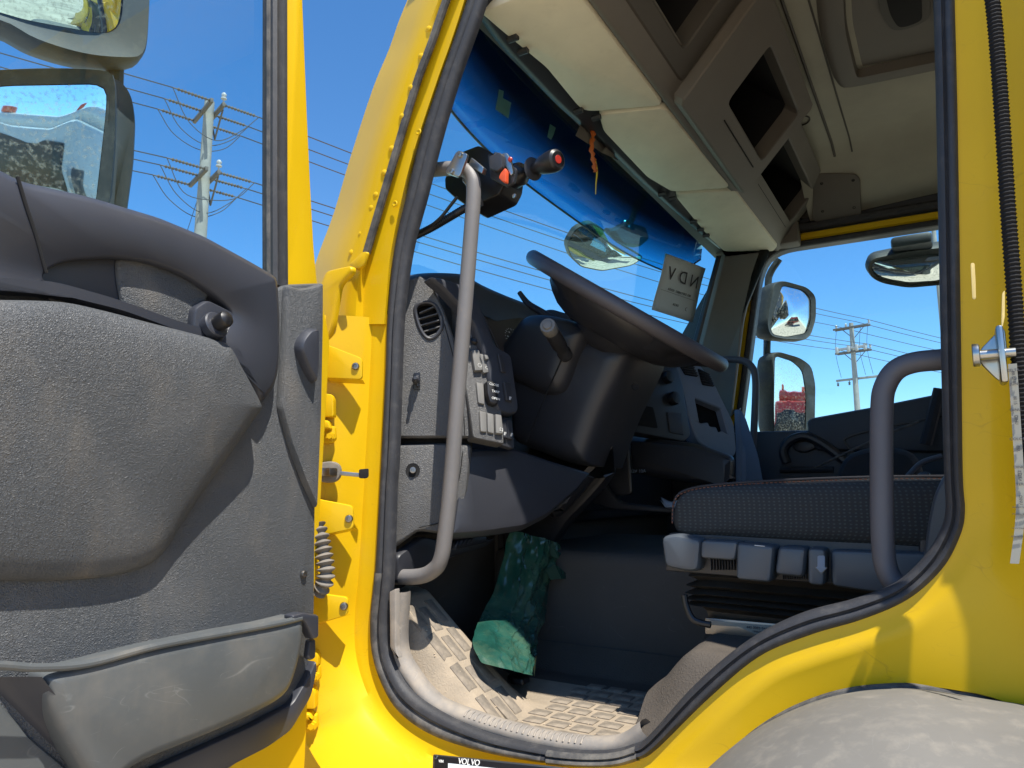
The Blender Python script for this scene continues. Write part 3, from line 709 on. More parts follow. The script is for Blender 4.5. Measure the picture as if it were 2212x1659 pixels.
rg += [[p + n * .000 for p in inset(i_, n, -.004)], [p - n * .003 for p in inset(i_, n, -.001)], [p - n * .010 for p in i_], [p - n * .056 for p in inset(i_, n, -.003)]]
pull = loft('pull_handle', rg, M['door_smooth'], door, sharp=50)
pillow('handle_recess', fillet(P([(60, 545), (250, 535), (420, 575), (520, 660), (500, 740), (400, 735), (100, 660)], X=XD + .024), .02), dn, .004, .004, M['door_smooth'], pull)
pillow('lit_recess_floor', fillet(P([(252, 553), (335, 562), (410, 592), (458, 632), (402, 716), (330, 690), (268, 668), (256, 610)], X=XD + .036), .012), (NX + NZ * .12), .006, .008, M['door_grain'], pull, base=-.006)  # raised floor in paler plastic, standing for the sunlit part of the recess
pillow('latch_plate', fillet(P([(398, 718), (403, 668), (432, 650), (470, 668), (505, 685), (498, 720), (470, 730)], X=XD + .03), .008), dn, .02, .008, M['door_smooth'], pull)
# seam of the ledge
sm = cr(P([(38, 382), (55, 440), (78, 510), (95, 572), (100, 590)], X=XD + .053), 5)
tube('seam', sm, .0022, M['dark_void'], pull, seg=6)
# mirror adjusting knob
kc = W(476, 696, X=XD + .068)
kn = empty('mirror_knob', kc, door)
KA = (NX + NZ * .35 + NY * .1).normalized()
lathe('dial', kc - KA * .02, KA, [(.021, 0), (.021, .012), (.019, .014), (.013, .0145)], M['door_smooth'], kn, seg=28)
lathe('cap', kc - KA * .006, KA, [(.0125, 0), (.013, .016), (.0115, .021), (.007, .024), (.002, .025)], M['black'], kn, seg=24)
for a in (-.5, -1.57, -2.6): lathe('dial_mark', kc - KA * .0055 + Vector((0, math.cos(a), math.sin(a))) * .0185, NX, [(.0016, 0), (.0014, .0006)], M['white'], kn, seg=8)
# the padded armrest bulge
ab = [(-300, 640), (-60, 648), (60, 650), (140, 655), (220, 672), (320, 698), (400, 718), (462, 735), (492, 748), (520, 795), (562, 866), (566, 886), (548, 915), (510, 980), (470, 1045), (420, 1130), (385, 1190), (350, 1222), (300, 1240), (230, 1252), (120, 1258), (0, 1258), (-300, 1262)]
ab3 = cr(P(ab, X=XD + .058), 5, closed=True); ab3 = resample(ab3, 220)
prof = [(0, -.04), (0, -.016), (.005, -.008), (.014, -.002), (.03, .003), (.055, .006), (.09, .008)]
z0_ = min(p.z for p in ab3); z1_ = max(p.z for p in ab3)
rg = [[p + NX * (h + (.036 * smooth(0, 1, (p.z - z0_) / (z1_ - z0_)) - .016 if h > -.03 else 0)) for p in inset(ab3, NX, d)] for d, h in prof]
loft('armrest_panel', rg, M['door_grain'], door, cap1=True, sharp=60)
# map pocket
pk = fillet(P([(95, 1466), (130, 1450), (190, 1436), (337, 1398), (487, 1367), (600, 1346), (655, 1331), (662, 1338), (661, 1391), (640, 1475), (615, 1514), (525, 1560), (412, 1608), (277, 1662), (230, 1740), (120, 1560)], X=XD + .068), [.03, .03, .03, .02, .02, .02, .012, .012, .05, .06, .05, .04, .04, .04, .05, .05], 4)
prof = [(0, -.055), (0, -.014), (.003, -.006), (.008, -.002), (.016, .0005)]
rg = [[p + NX * h for p in inset(pk, NX, d)] for d, h in prof]
loft('map_pocket', rg, M['pocket'], door, cap1=True, sharp=60)
rim = cr(P([(-200, 1430), (0, 1437), (80, 1442), (190, 1434), (337, 1396), (487, 1368), (600, 1347), (650, 1335)], X=XD + .066), 6)
tube('pocket_rim', rim, .0050, M['pocket'], door, seg=10)
wg = P([(-300, 1500), (-20, 1500), (10, 1530), (60, 1590), (150, 1665), (250, 1800), (-300, 1800)], X=XD + .02)
pillow('pocket_reveal', fillet(wg, .02), (NX + NY * -.25 + NZ * .2), .006, .006, M['pocket'], door)
pa_ = cr(P([(90, 1462), (150, 1540), (210, 1610), (280, 1680), (340, 1760)], X=XD + .066), 5); pb_ = cr(P([(-90, 1470), (-20, 1525), (50, 1590), (130, 1665), (220, 1760)], X=XD + .012), 5)
sheet('pocket_slope', [[a.lerp(b, f) - NX * (.012 * math.sin(math.pi * f)) for f in (0, .15, .35, .6, .85, 1)] for a, b in zip(pa_, pb_)], M['door_smooth'], door)
pillow('pocket_end', fillet(P([(613, 1327), (637, 1321), (672, 1326), (672, 1374), (660, 1380), (640, 1340), (616, 1342)], X=XD + .05), .005), dn, .02, .006, M['door_smooth'], door)
pillow('pocket_end', fillet(P([(660, 1382), (674, 1378), (674, 1420), (664, 1426), (655, 1420)], X=XD + .045), .005), dn, .01, .005, M['door_smooth'], door)
lw = fillet(P([(250, 1720), (300, 1660), (412, 1612), (525, 1562), (612, 1517), (652, 1450), (664, 1420), (668, 1440), (655, 1500), (610, 1575), (560, 1610), (470, 1655), (400, 1720)], X=XD + .012), .012)
pillow('lower_trim', lw, dn, .022, .006, M['door_smooth'], door)

# ================================================================== wing mirrors
def mirror_unit(name, outline, glass_px, X, depth, nrm, flare=1.0, parent=truck, bulge=.02, mat_=None):
    n = nrm.normalized()
    c = sum((W(*p, X=X) for p in outline), Vector()) / len(outline)
    pl = (c, n)
    ou = resample(fillet(P(outline, pl=pl), .04, 5), 72); gi = match(ou, resample(fillet(P(glass_px, pl=pl), .03, 5), 72))
    m = empty(name, c, parent)
    cc = sum(ou, Vector()) / len(ou)
    sh = lambda f, d: [cc + (p - cc) * f - n * d for p in ou]
    loft('housing', [gi, [p - n * 0 for p in inset(gi, n, -.004)], [p + n * .012 for p in inset(ou, n, .004)], ou, sh(1.01, depth * .35), sh(.96, depth * .7), sh(.75, depth * .95), sh(.4, depth)], mat_ or M['mirror_h'], m, cap1=True, sharp=50)
    gr = [[p - n * .003 for p in gi]]
    gc = sum(gi, Vector()) / len(gi)
    for f, h in ((.75, .45), (.5, .75), (.25, .94), (.05, 1)): gr.append([gc + (p - gc) * f + n * (bulge * h - .003) for p in gi])
    loft('mirror_glass', gr, M['mirror'], m, cap1=True, sharp=80)
    return m
XM = -1.30
mirror_unit('wing_mirror', [(-120, -150), (330, -150), (322, 20), (318, 100), (308, 125), (290, 135), (180, 128), (60, 90), (15, 55), (-120, 30)], [(-60, -130), (270, -130), (265, 30), (255, 62), (225, 75), (60, 45), (10, 30), (-60, 10)], XM, .10, Vector((1, -.25, -.08)), bulge=.03)
mirror_unit('wing_mirror', [(-140, 160), (0, 150), (120, 146), (232, 150), (252, 168), (252, 300), (238, 470), (-140, 470)], [(-110, 200), (0, 184), (232, 180), (230, 240), (205, 460), (-110, 460)], XM + .02, .11, Vector((1, -.38, -.185)), bulge=.002)
sd = cr(P([(250, 165), (285, 200), (298, 250), (292, 350), (278, 450)], X=XM - .02), 5)
tube('mirror_arm', P([(252, 60), (250, 120), (248, 170), (245, 300)], X=XM - .05), .016, M['mirror_b'], truck, seg=10)
pillow('mirror_shell', fillet(P([(236, 158), (270, 172), (292, 205), (300, 260), (296, 350), (280, 470), (225, 470), (240, 300)], X=XM - .01), .02), NX - NY * .1, .05, .02, M['mirror_b'], truck, base=-.05)

# passenger side
XP = -.98
def mirror_far(outline, glass_px, Yc, depth, nrm, bulge):
    n = nrm.normalized(); c = sum((W(*p, Y=Yc) for p in outline), Vector()) / len(outline); pl = (c, n)
    ou = resample(fillet(P(outline, pl=pl), .03, 5), 64); gi = match(ou, resample(fillet(P(glass_px, pl=pl), .025, 5), 64))
    m = empty('wing_mirror', c, truck); cc = sum(ou, Vector()) / len(ou)
    sh = lambda f, d: [cc + (p - cc) * f - n * d for p in ou]
    loft('housing', [gi, inset(gi, n, -.004), [p + n * .010 for p in inset(ou, n, .004)], ou, sh(1.01, depth * .35), sh(.96, depth * .7), sh(.8, depth * .95), sh(.4, depth)], M['mirror_h'], m, cap1=True, sharp=50)
    gc = sum(gi, Vector()) / len(gi); gr = [[p - n * .003 for p in gi]]
    for f, h in ((.75, .45), (.5, .75), (.25, .94), (.05, 1)): gr.append([gc + (p - gc) * f + n * (bulge * h - .003) for p in gi])
    loft('mirror_glass', gr, M['mirror'], m, cap1=True, sharp=80)
    return m
mn = Vector((.86, -.5, -.045))
mirror_far([(1668, 612), (1690, 606), (1740, 620), (1760, 640), (1760, 690), (1748, 728), (1735, 736), (1690, 734), (1660, 728), (1652, 700)], [(1690, 616), (1735, 626), (1752, 645), (1752, 690), (1742, 720), (1700, 728), (1668, 722), (1664, 700)], 3.45, .11, mn, .022)
mirror_far([(1662, 766), (1680, 759), (1725, 772), (1750, 790), (1759, 830), (1757, 940), (1668, 945), (1666, 800)], [(1674, 768), (1712, 780), (1734, 800), (1742, 850), (1740, 935), (1671, 938)], 3.45, .11, mn, .001)
tube('mirror_arm', cr(P([(1683, 560), (1664, 590), (1659, 620), (1657, 740), (1656, 790)], Y=3.48), 6), .017, M['mirror_h'], truck, seg=10)
mirror_far([(1870, 580), (1880, 556), (1960, 540), (2060, 528), (2080, 600), (2040, 615), (1960, 622), (1905, 612), (1882, 600)], [(1880, 575), (1890, 565), (1960, 556), (2060, 545), (2065, 600), (2030, 610), (1960, 615), (1912, 606), (1890, 596)], 3.35, .09, Vector((.2, -.75, -.62)), .05)
obox('mirror_bracket', W(1970, 528, Y=3.3), (NX, NY, NZ), (.15, .14, .05), M['mirror_b'], truck, bevel=.015)

# ================================================================== windscreen and outer sun visor
def xws(y, z):
    return -1.02 - .34 * (.78 - z) * -1 * -1 + .0 - .10 + .14 * ((y - 2.06) / .95) ** 4 * 1.0 + .0
def xw(y, z): return -1.0 + .32 * (z - .80) + .13 * abs((y - 2.06) / .97) ** 3
rows = [[V(xw(1.1 + 1.93 * i / 24, .2 + .95 * j / 10), 1.1 + 1.93 * i / 24, .2 + .95 * j / 10) for i in range(25)] for j in range(11)]
sheet('windscreen', rows, M['wind'], truck)
vis_m = glass('blue acrylic', (.1, .3, .6), band=(-.125, (.30, .76, .92), .03, (.006, .036, .075)))
vr = []
for j in range(9):
    t = j / 8; row = []
    for i in range(33):
        y = 1.12 + 1.88 * i / 32
        e = min(1, (i / 32) / .06) ** .5 * min(1, (1 - i / 32) / .06) ** .5
        zl = .93 + .02 * (1 - e) * 4; xl = xw(y, .93) - .055 * e - .03
        zt = 1.20; xt = xw(y, 1.15) - .02
        row.append(V(xl + (xt - xl) * t - .02 * math.sin(math.pi * t), y, zl + (zt - zl) * t))
    vr.append(row)
sv = sheet('outer_sun_visor', vr, vis_m, truck, solid=.004)
tube('visor_lip', [v for v in vr[0]], .0035, M['mirror_h'], sv, seg=6)
# black screen surround at the far side and the bottom
tube('screen_rubber', [V(xw(3.02, z) + .02, 3.02, z) for z in [.2 + .1 * k for k in range(10)]], .022, M['black'], truck, seg=8)

# front mirror outside the screen
fm = empty('front_mirror', W(1310, 540, X=-1.32), truck)
fpl = (W(1310, 540, X=-1.25), Vector((.55, -.25, -.55)).normalized())
fo = P([(1223, 527), (1243, 494), (1276, 480), (1300, 492), (1331, 520), (1392, 556), (1365, 574), (1300, 586), (1255, 577), (1232, 556)], pl=fpl)
fo = resample(fillet(fo, .02, 5), 48); fc = sum(fo, Vector()) / len(fo); fn = fpl[1]
loft('housing', [[p + fn * .003 for p in inset(fo, fn, .005)], fo, [fc + (p - fc) * 1.0 - fn * .03 for p in fo], [fc + (p - fc) * .7 - fn * .07 for p in fo], [fc + (p - fc) * .3 - fn * .08 for p in fo]], M['mirror_h'], fm, cap1=True)
gr = [[p + fn * .002 for p in inset(fo, fn, .005)]]
for f, h in ((.7, .5), (.4, .85), (.1, 1)): gr.append([fc + (p - fc) * f + fn * (.045 * h) for p in fo])
loft('mirror_glass', gr, M['mirror'], fm, cap1=True, sharp=80)
tube('mirror_arm', cr(P([(1310, 500), (1345, 498), (1362, 480), (1378, 440), (1392, 425)], X=-1.24), 6), .016, M['mirror_b'], fm, seg=10)
lathe('pivot', W(1349, 487, X=-1.22), NX - NY * .6, [(.022, 0), (.022, .02), (.016, .024), (.008, .02)], M['steel'], fm, seg=18)
pillow('arm_knuckle', fillet(P([(1310, 500), (1340, 482), (1380, 492), (1387, 520), (1370, 535), (1330, 530)], X=-1.24), .02), NX, .04, .015, M['mirror_b'], fm)

# ================================================================== cab shell
YF = 3.06
box('cab_roof', V(-.84, 1.06, 1.38), V(.95, 3.14, 1.42), M['paint'], truck, bevel=.01)
box('roof_rail', V(-.86, 1.055, 1.14), V(.2, 1.11, 1.39), M['paint'], truck, bevel=.01)
box('screen_header', V(-.90, 1.1, 1.12), V(-.82, 3.1, 1.40), M['paint'], truck, bevel=.01)
box('rear_wall', V(.75, 1.04, -.5), V(.79, 3.1, 1.39), M['liner'], truck)
box('side_panel', V(.16, .97, -.25), V(.9, 1.03, 1.4), M['paint'], truck, bevel=.01)
box('floor_pan', V(-1.15, 1.10, -.52), V(.76, 3.1, -.47), M['carpet'], truck)
box('front_panel', V(-1.24, 1.05, -1.0), V(-1.19, 3.1, .40), M['paint'], truck, bevel=.01)
box('footwell_wall', V(-1.13, 1.09, -.5), V(-1.09, 1.70, .20), M['carpet'], truck)
box('passenger_footwell', V(-1.13, 1.68, -.5), V(-1.08, 3.05, .25), M['carpet'], truck)
box('dash_underside', V(-1.09, 1.2, -.06), V(-.93, 2.2, .02), M['dash_s'], truck, bevel=.02)
box('engine_tunnel', V(-1.09, 1.66, -.47), V(.5, 2.45, -.15), M['carpet'], truck, bevel=.03, seg=3)

# far side: window opening with frame
wh = fillet(P([(1592, 960), (1603, 900), (1643, 600), (1658, 560), (1690, 540), (1800, 523), (2080, 480), (2080, 960)], Y=YF), [.01, 0, .03, .05, .05, 0, .03, .01], 5)
fo_ = P([(1300, 1350), (1400, 850), (1610, 480), (2250, 380), (2250, 1350)], Y=YF)
ring_plate('passenger_door', fo_, wh, -NY, .05, M['dash_d'], truck, N=120)
pd = bpy.data.objects['passenger_door']
def offpath(d, y): return [v + NY * y for v in inset(wh, NY, d)]
tube('window_seal', offpath(-.012, -.004), .014, M['seal'], pd, closed=True, seg=10)
fy = offpath(-.05, -.010)
sw = [p for p in fy]
yo = inset(wh, NY, -.058); yi = inset(wh, NY, -.024)
loft('window_frame', [[p - NY * .004 for p in yi], [p - NY * .016 for p in inset(wh, NY, -.03)], [p - NY * .016 for p in inset(wh, NY, -.052)], [p - NY * .004 for p in yo]], M['paint'], pd)
tube('door_seal', offpath(-.078, -.02), .020, M['seal'], pd, closed=True, seg=10)
sheet('window_glass', [P([(1570, y), (2120, y)], Y=YF + .02) for y in (440, 980)], M['glass'], pd)
# far door belt and trim
pillow('window_ledge', fillet(P([(1585, 936), (1640, 933), (1760, 930), (2080, 915), (2080, 1040), (1580, 1040)], Y=YF - .02), .01), -NY, .03, .012, M['dash_d'], pd)
belt = fillet(P([(1747, 915), (1756, 906), (1890, 882), (2090, 842), (2090, 980), (1770, 975), (1752, 950)], Y=YF - .01), .012)
bl = pillow('belt_trim', belt, -NY, .07, .02, M['dash_d'], pd)
tube('belt_groove', cr(P([(1850, 985), (1828, 960), (1830, 945), (1900, 925), (2040, 898)], Y=YF - .085), 4), .004, M['black'], bl, seg=6)
hd = empty('door_pull', W(1740, 970, Y=YF - .1), pd)
tube('grip', cr(P([(1700, 1000), (1692, 975), (1705, 953), (1735, 942), (1765, 952), (1800, 975), (1830, 1000)], Y=YF - .09), 6), .018, M['dash_s'], hd, seg=10)
pillow('escutcheon', fillet(P([(1715, 960), (1740, 950), (1765, 955), (1770, 968), (1745, 980), (1720, 975)], Y=YF - .02), .015), -NY, .05, .01, M['dash_s'], hd)
tube('window_crank_rail', P([(1685, 1015), (1800, 1014)], Y=YF - .06), .012, M['dash_s'], pd, seg=8)
# far A pillar trim
ap = fillet(P([(1510, 740), (1560, 545), (1650, 540), (1628, 600), (1605, 700), (1580, 900), (1500, 900)], Y=3.0), .01)
pillow('a_pillar_trim', ap, (-NY + NX * .6), .04, .03, M['shelf'], truck)
# passenger grab bar
tube('grab_bar', cr(P([(1560, 776), (1598, 778), (1622, 790), (1632, 820), (1630, 900), (1624, 990), (1610, 1060)], Y=2.85), 6), .014, M['bar_d'], truck, seg=12)

# ================================================================== passenger seat
ps = empty('passenger_seat', V(-.2, 2.62, -.45), truck)
bk = fillet(P([(1775, 1060), (1785, 1010), (1805, 975), (1850, 958), (1900, 954), (1960, 965), (1985, 1000), (1990, 1060)], Y=2.35), .03)
pillow('backrest', bk, -NY, .08, .05, M['cloth'], ps, base=-.3)
pillow('cushion', fillet([V(-.45, 2.35, -.05), V(.1, 2.35, -.05), V(.1, 2.85, -.05), V(-.45, 2.85, -.05)], .06), NZ, .10, .05, M['cloth'], ps, base=-.08)
tube('seat_belt', cr(P([(1760, 1010), (1900, 945), (1985, 910)], Y=2.5), 5), .004, M['seal_d'], ps, seg=6)
tube('recline_lever', cr(P([(1960, 1030), (1990, 1000), (2035, 985)], Y=2.2), 5), .007, M['bar_d'], ps, seg=8)
tube('belt_stalk', cr(P([(2030, 840), (2010, 920), (2000, 960)], Y=2.9), 5), .02, M['cloth'], ps, seg=8)

# ================================================================== driver seat
ds = empty('driver_seat', V(-.2, 1.62, -.45), truck)
YN = 1.33
xs = [-.455, -.445, -.42, -.38, -.25, -.1, .06]
def zt(x): return .000 + .020 * smooth(-.46, -.2, x) 
def cush_section(y, s):
    out = []
    pts = [(-.462, -.055), (-.458, -.02), (-.44, .002), (-.40, .012), (-.33, .017), (-.22, .022), (-.1, .026), (.02, .026), (.08, .02), (.08, -.03), (.08, -.085), (-.1, -.085), (-.25, -.083), (-.40, -.078), (-.45, -.074)]
    c = Vector((-.19, -.03))
    for x, z in pts:
        q = c + (Vector((x, z)) - c) * s
        out.append(V(q.x, y, q.y - .004))
    return out
secs = [(YN - .014, .45), (YN - .012, .66), (YN - .007, .84), (YN - .001, .945), (YN + .004, .985), (YN + .018, 1.0), (YN + .06, 1.0), (YN + .2, 1.0), (YN + .45, 1.0), (YN + .49, .97), (YN + .5, .88)]
loft('cushion', [cr(cush_section(y, s), 3, closed=True) for y, s in secs], M['fabric'], ds, cap0=True, cap1=True, sharp=70)
# seam and stitching along the near upper edge
seam = cr([V(-.461, YN + .004, -.060), V(-.457, YN + .004, -.024), V(-.438, YN + .004, -.003), V(-.38, YN + .004, .0085), V(-.25, YN + .004, .0165), V(-.1, YN + .004, .0205), V(.06, YN + .004, .020)], 16)
sm_ = resample(seam, 150, closed=False)
bmv = []; bmf = []
for i in range(0, 148, 2):
    a, b = sm_[i], sm_[i + 1]; n0 = len(bmv); t = (b - a).normalized(); u = NY.cross(t).normalized()
    for q in (a, b):
        for du, dv in ((-1, -1), (1, -1), (1, 1), (-1, 1)): bmv.append(q + u * (.0008 * du) + NY * (.0018 * dv - .0024))
    bmf += [(n0, n0 + 1, n0 + 2, n0 + 3), (n0 + 4, n0 + 7, n0 + 6, n0 + 5), (n0, n0 + 4, n0 + 5, n0 + 1), (n0 + 3, n0 + 2, n0 + 6, n0 + 7), (n0 + 1, n0 + 5, n0 + 6, n0 + 2), (n0, n0 + 3, n0 + 7, n0 + 4)]
tag(mk('stitching', bmv, bmf, M['thread'], ds), kind='stuff')
tube('seam', [p + NZ * .0035 - NY * .0005 for p in sm_], .0022, M['cloth'], ds, seg=6)
# seat rear: backrest edge and side shield
br = [V(.06, YN + .03, .02), V(.10, YN + .0, .15), V(.075, YN + .03, .28), V(.05, YN + .05, .40), V(.07, YN + .06, .52), V(.12, YN + .08, .70), V(.20, YN + .1, .72), V(.26, YN + .05, .2), V(.25, YN + .03, .0)]
b0 = cr(br, 4, closed=True)
loft('backrest', [[v + NY * .02 for v in inset(b0, NY, .02)], b0, [v + NY * .4 for v in b0], [v + NY * .42 for v in inset(b0, NY, .02)]], M['fabric'], ds, cap0=True, cap1=True, sharp=60)
pillow('side_shield', fillet(P([(1998, 1190), (2005, 1130), (2020, 1060), (2050, 1010), (2090, 990), (2090, 1260), (2000, 1290), (1985, 1240)], Y=1.28), .02), -NY, .02, .01, M['button'], ds)
pillow('belt_buckle', fillet(P([(1900, 1030), (1975, 1033), (1990, 1020), (2010, 1020), (2008, 1050), (1985, 1052), (1975, 1045), (1900, 1042)], Y=1.45), .006), -NY, .03, .004, M['dash_s'], ds)
pillow('rear_mount', fillet(P([(1985, 1130), (2000, 1100), (2040, 1090), (2060, 1260), (1985, 1262)], Y=1.34), .01), -NY, .02, .008, M['dash_s'], ds)
# plastic base with its controls
YB = 1.31
base = empty('seat_base', V(-.2, YB, -.13), ds); 
def px(pts, y, h, r, m, name, par, fl=.006, **k): return pillow(name, fillet(P(pts, Y=y), fl), -NY, h, r, m, par, **k)
px([(1448, 1150), (2060, 1170), (2060, 1285), (1440, 1232)], YB + .03, .012, .006, M['dash_s'], 'base_core', ds)
px([(1443, 1157), (1476, 1150), (1532, 1162), (1526, 1230), (1500, 1231), (1452, 1221)], YB + .03, .045, .014, M['button'], 'corner_cover', ds, .012)
px([(1798, 1184), (2040, 1192), (2035, 1292), (1950, 1284), (1800, 1262)], YB + .025, .032, .010, M['button'], 'rear_cover', ds, .01)
px([(1530, 1163), (1609, 1167), (1602, 1207), (1528, 1202)], YB + .02, .045, .008, M['button'], 'height_lever', ds, .008)
px([(1606, 1168), (1686, 1175), (1679, 1253), (1604, 1246)], YB + .02, .050, .010, M['button'], 'tilt_lever', ds, .009)
px([(1692, 1176), (1754, 1179), (1747, 1243), (1684, 1236)], YB + .02, .048, .012, M['button'], 'backrest_lever', ds, .01)
px([(1755, 1179), (1793, 1182), (1790, 1260), (1755, 1256)], YB + .02, .048, .008, M['button'], 'slide_lever', ds, .008)
for k in range(12):
    x = 1537 + k * 6.2
    box('lever_rib', W(x, 1224, Y=YB - .015) - Vector((.0014, 0, .0065)), W(x, 1204, Y=YB - .004) + Vector((.0014, .004, 0)), M['dash_s'], ds, bevel=.0004)
for k in range(11):
    x = 1692 + k * 5
    box('lever_rib', W(x, 1250, Y=YB - .015) - Vector((.0011, 0, .002)), W(x, 1238, Y=YB - .004) + Vector((.0011, .004, 0)), M['dash_s'], ds, bevel=.0004)
# moulded arrow and seat symbol
YA = YB - .0285
def line3(pts, y, r, m, name, par): return tube(name, P(pts, Y=y), r, m, par, seg=6)
line3([(1762, 1225), (1774, 1239), (1786, 1226)], YA, .0012, M['switch'], 'arrow_mark', ds)
px([(1766, 1200), (1782, 1200), (1782, 1226), (1786, 1226), (1774, 1238), (1762, 1225), (1766, 1225)], YA, .0012, .0006, M['console'], 'arrow_mark', ds, .003)
line3([(1706, 1202), (1720, 1200), (1726, 1190), (1722, 1203), (1708, 1204)], YA + .002, .0006, M['white'], 'seat_mark', ds)
line3([(1630, 1178), (1652, 1180)], YA - .001, .0006, M['white'], 'lever_mark', ds)
# rubber bellows
bo = [(-.455, YB + .02), (.12, YB + .02), (.12, YB + .42), (-.455, YB + .42)]
prof = [(-.20, .025, 0), (-.212, .010, 0), (-.222, .030, .0), (-.232, .004, 0), (-.241, .030, 0), (-.249, .002, 0), (-.256, .028, 0), (-.263, .004, 0), (-.270, .028, 0), (-.277, .006, 0), (-.286, .030, 0), (-.30, .045, 0), (-.335, .05, 0)]
rg = []
prof = [(-.150 + (z + .20) * .70, i_, 0) for z, i_, _ in prof]
for z, ins, _ in prof:
    q = fillet([V(x, y, z) for x, y in bo], .05, 5)
    q = inset(q, NZ, ins * .9)
    rg.append([v + NZ * (.010 * math.sin(v.x * 14 + z * 40) * (.6 if z > -.21 else .2) - .03 * max(0, v.x + .3) * (1 if z < -.16 else 0)) for v in q])
loft('bellows', rg, M['bellows'], ds, sharp=40)
px([(1526, 1332), (1760, 1352), (1760, 1400), (1680, 1380), (1526, 1368)], YB + .055, .01, .002, M['screw'], 'mount_bracket', ds, .003)
px([(1536, 1338), (1680, 1350), (1676, 1360), (1665, 1374), (1640, 1370), (1600, 1352), (1540, 1348)], YB + .055, .001, .0004, M['label'], 'torn_label', ds, .002, base=.0105)
text('printed_line', '442 0083-944-3', W(1638, 1357, Y=YB + .0428), NX, NZ, .0065, M['ink'], ds)
text('printed_line', '15/05/2023', W(1638, 1365, Y=YB + .0428), NX, NZ, .0045, M['ink'], ds)
tube('slide_bar', cr(P([(1478, 1285), (1483, 1310), (1495, 1335), (1512, 1345), (1535, 1350)], Y=YB - .0), 6), .006, M['black'], ds, seg=10)
box('pedestal', V(-.38, YB + .07, -.47), V(.2, YB + .45, -.245), M['dash_s'], ds, bevel=.01)

# ================================================================== overhead: visors, shelf, lining
zv = 1.0
def visor(pts):
    return pillow('sun_visor', fillet(P(pts, Z=zv), .02, 5), -NZ, .018, .012, M['beige'], truck, base=-.012)
pillow('sun_visor', fillet([V(-.565, 1.12, zv), V(-.775, 1.12, zv)] + P([(1040, 28), (1077, 60), (1178, 143), (1247, 227), (1262, 236), (1283, 238), (1355, 232), (1423, 226), (1432, 219)], Z=zv), .02, 5), -NZ, .018, .012, M['beige'], truck, base=-.012)
visor([(1293, 243), (1360, 236), (1437, 229), (1577, 398), (1570, 404), (1450, 412), (1396, 380), (1302, 281)])
visor([(1459, 416), (1520, 411), (1590, 409), (1680, 531), (1671, 541), (1563, 541), (1532, 513), (1462, 428)])
for (x, y) in [(1110, 70), (1132, 98), (1252, 228), (1290, 243), (1432, 410), (1455, 420), (1500, 470), (1515, 487), (1527, 500)]:
    o = W(x - 2, y + 2, Z=zv + .002)
    tube('visor_clip', [o - NX * .012 - NZ * .012, o + NX * .012 - NZ * .012], .008, M['dash_s'], truck, seg=8)
# header strip between screen and visors
hs = cr([W(x, y, Z=zv) for x, y in [(1030, 5), (1043, 30), (1090, 95), (1160, 170), (1225, 236), (1300, 300), (1400, 398), (1470, 460), (1530, 512), (1560, 536)]], 5)
sheet('header_trim', [[p + NX * .05 + NZ * .02, p + NX * .008 - NZ * .004, p - NX * .012 + NZ * .0, p - NX * .03 + NZ * .03, p - NX * .03 + NZ * .14] for p in hs], M['dash_s'], truck, sharp=50)
# overhead shelf
A = V(-.560, 0, 1.000); B = V(-.320, 0, 1.262)
fd = (B - A); fn = Vector((fd.z, 0, -fd.x)).normalized(); fpl = (A, fn)
def bay(outer, inner, off, m, y0, y1, depth=.22):
    pl = (A + fn * off, fn)
    o = P(outer, pl=pl); i = P(inner, pl=pl)
    b = ring_plate('storage_bay', o, fillet(i, .02, 4), fn, .05 + off, m, truck, lip=.004, N=80, depth=.05)
    rn = [p - fn * .05 for p in resample(fillet(i, .02, 4), 40)]
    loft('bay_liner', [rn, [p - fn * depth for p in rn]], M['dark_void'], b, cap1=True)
    return b
# strip below the bays and the far end of the shelf
sheet('shelf_lip', [[V(-.565, y, 1.004), V(-.557, y, .996), V(-.545, y, .998), V(-.50, y, 1.052), V(-.48, y, 1.08)] for y in (1.11, 1.4, 1.66, 2.0, 2.4, 2.7, 3.02)], M['shelf'], truck, sharp=60)
def face_pt(y, f, off=0): 
    p = A + fd * f + fn * off; return Vector((p.x, y, p.z))
def bay3(y0, y1, f0, f1, iy0, iy1, if0, if1, off, m):
    o = [face_pt(y0, f0, off), face_pt(y1, f0, off), face_pt(y1, f1, off), face_pt(y0, f1, off)]
    i = [face_pt(iy0, if0, off), face_pt(iy1, if0, off), face_pt(iy1, if1, off), face_pt(iy0, if1, off)]
    b = ring_plate('storage_bay', fillet(o, .012), fillet(i, .02, 4), fn, .06 + off, m, truck, lip=.004, N=88, depth=.05)
    rn = [p - fn * .05 for p in resample(fillet(i, .02, 4), 40)]
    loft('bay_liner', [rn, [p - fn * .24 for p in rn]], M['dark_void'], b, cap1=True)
    return b
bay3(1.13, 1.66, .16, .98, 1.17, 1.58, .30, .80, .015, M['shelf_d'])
bay3(1.665, 2.33, .04, 1.0, 1.86, 2.27, .34, .84, .045, M['shelf'])
bay3(2.335, 3.0, .06, .90, 2.4, 2.93, .28, .72, .005, M['shelf'])
for (y0, y1) in ((1.9, 2.24), (2.44, 2.92)):
    tube('shelf_groove', [face_pt(y0, .24, .047 if y1 < 2.3 else .007), face_pt(y1, .24, .047 if y1 < 2.3 else .007)], .002, M['dark_void'], truck, seg=6)
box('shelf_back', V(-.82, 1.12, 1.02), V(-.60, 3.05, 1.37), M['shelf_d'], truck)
box('shelf_end', V(-.80, 2.98, 1.01), V(-.46, 3.06, 1.36), M['shelf'], truck, bevel=.01)
box('side_rail', V(-.80, 3.052, 1.13), V(.80, 3.12, 1.40), M['shelf_d'], truck)
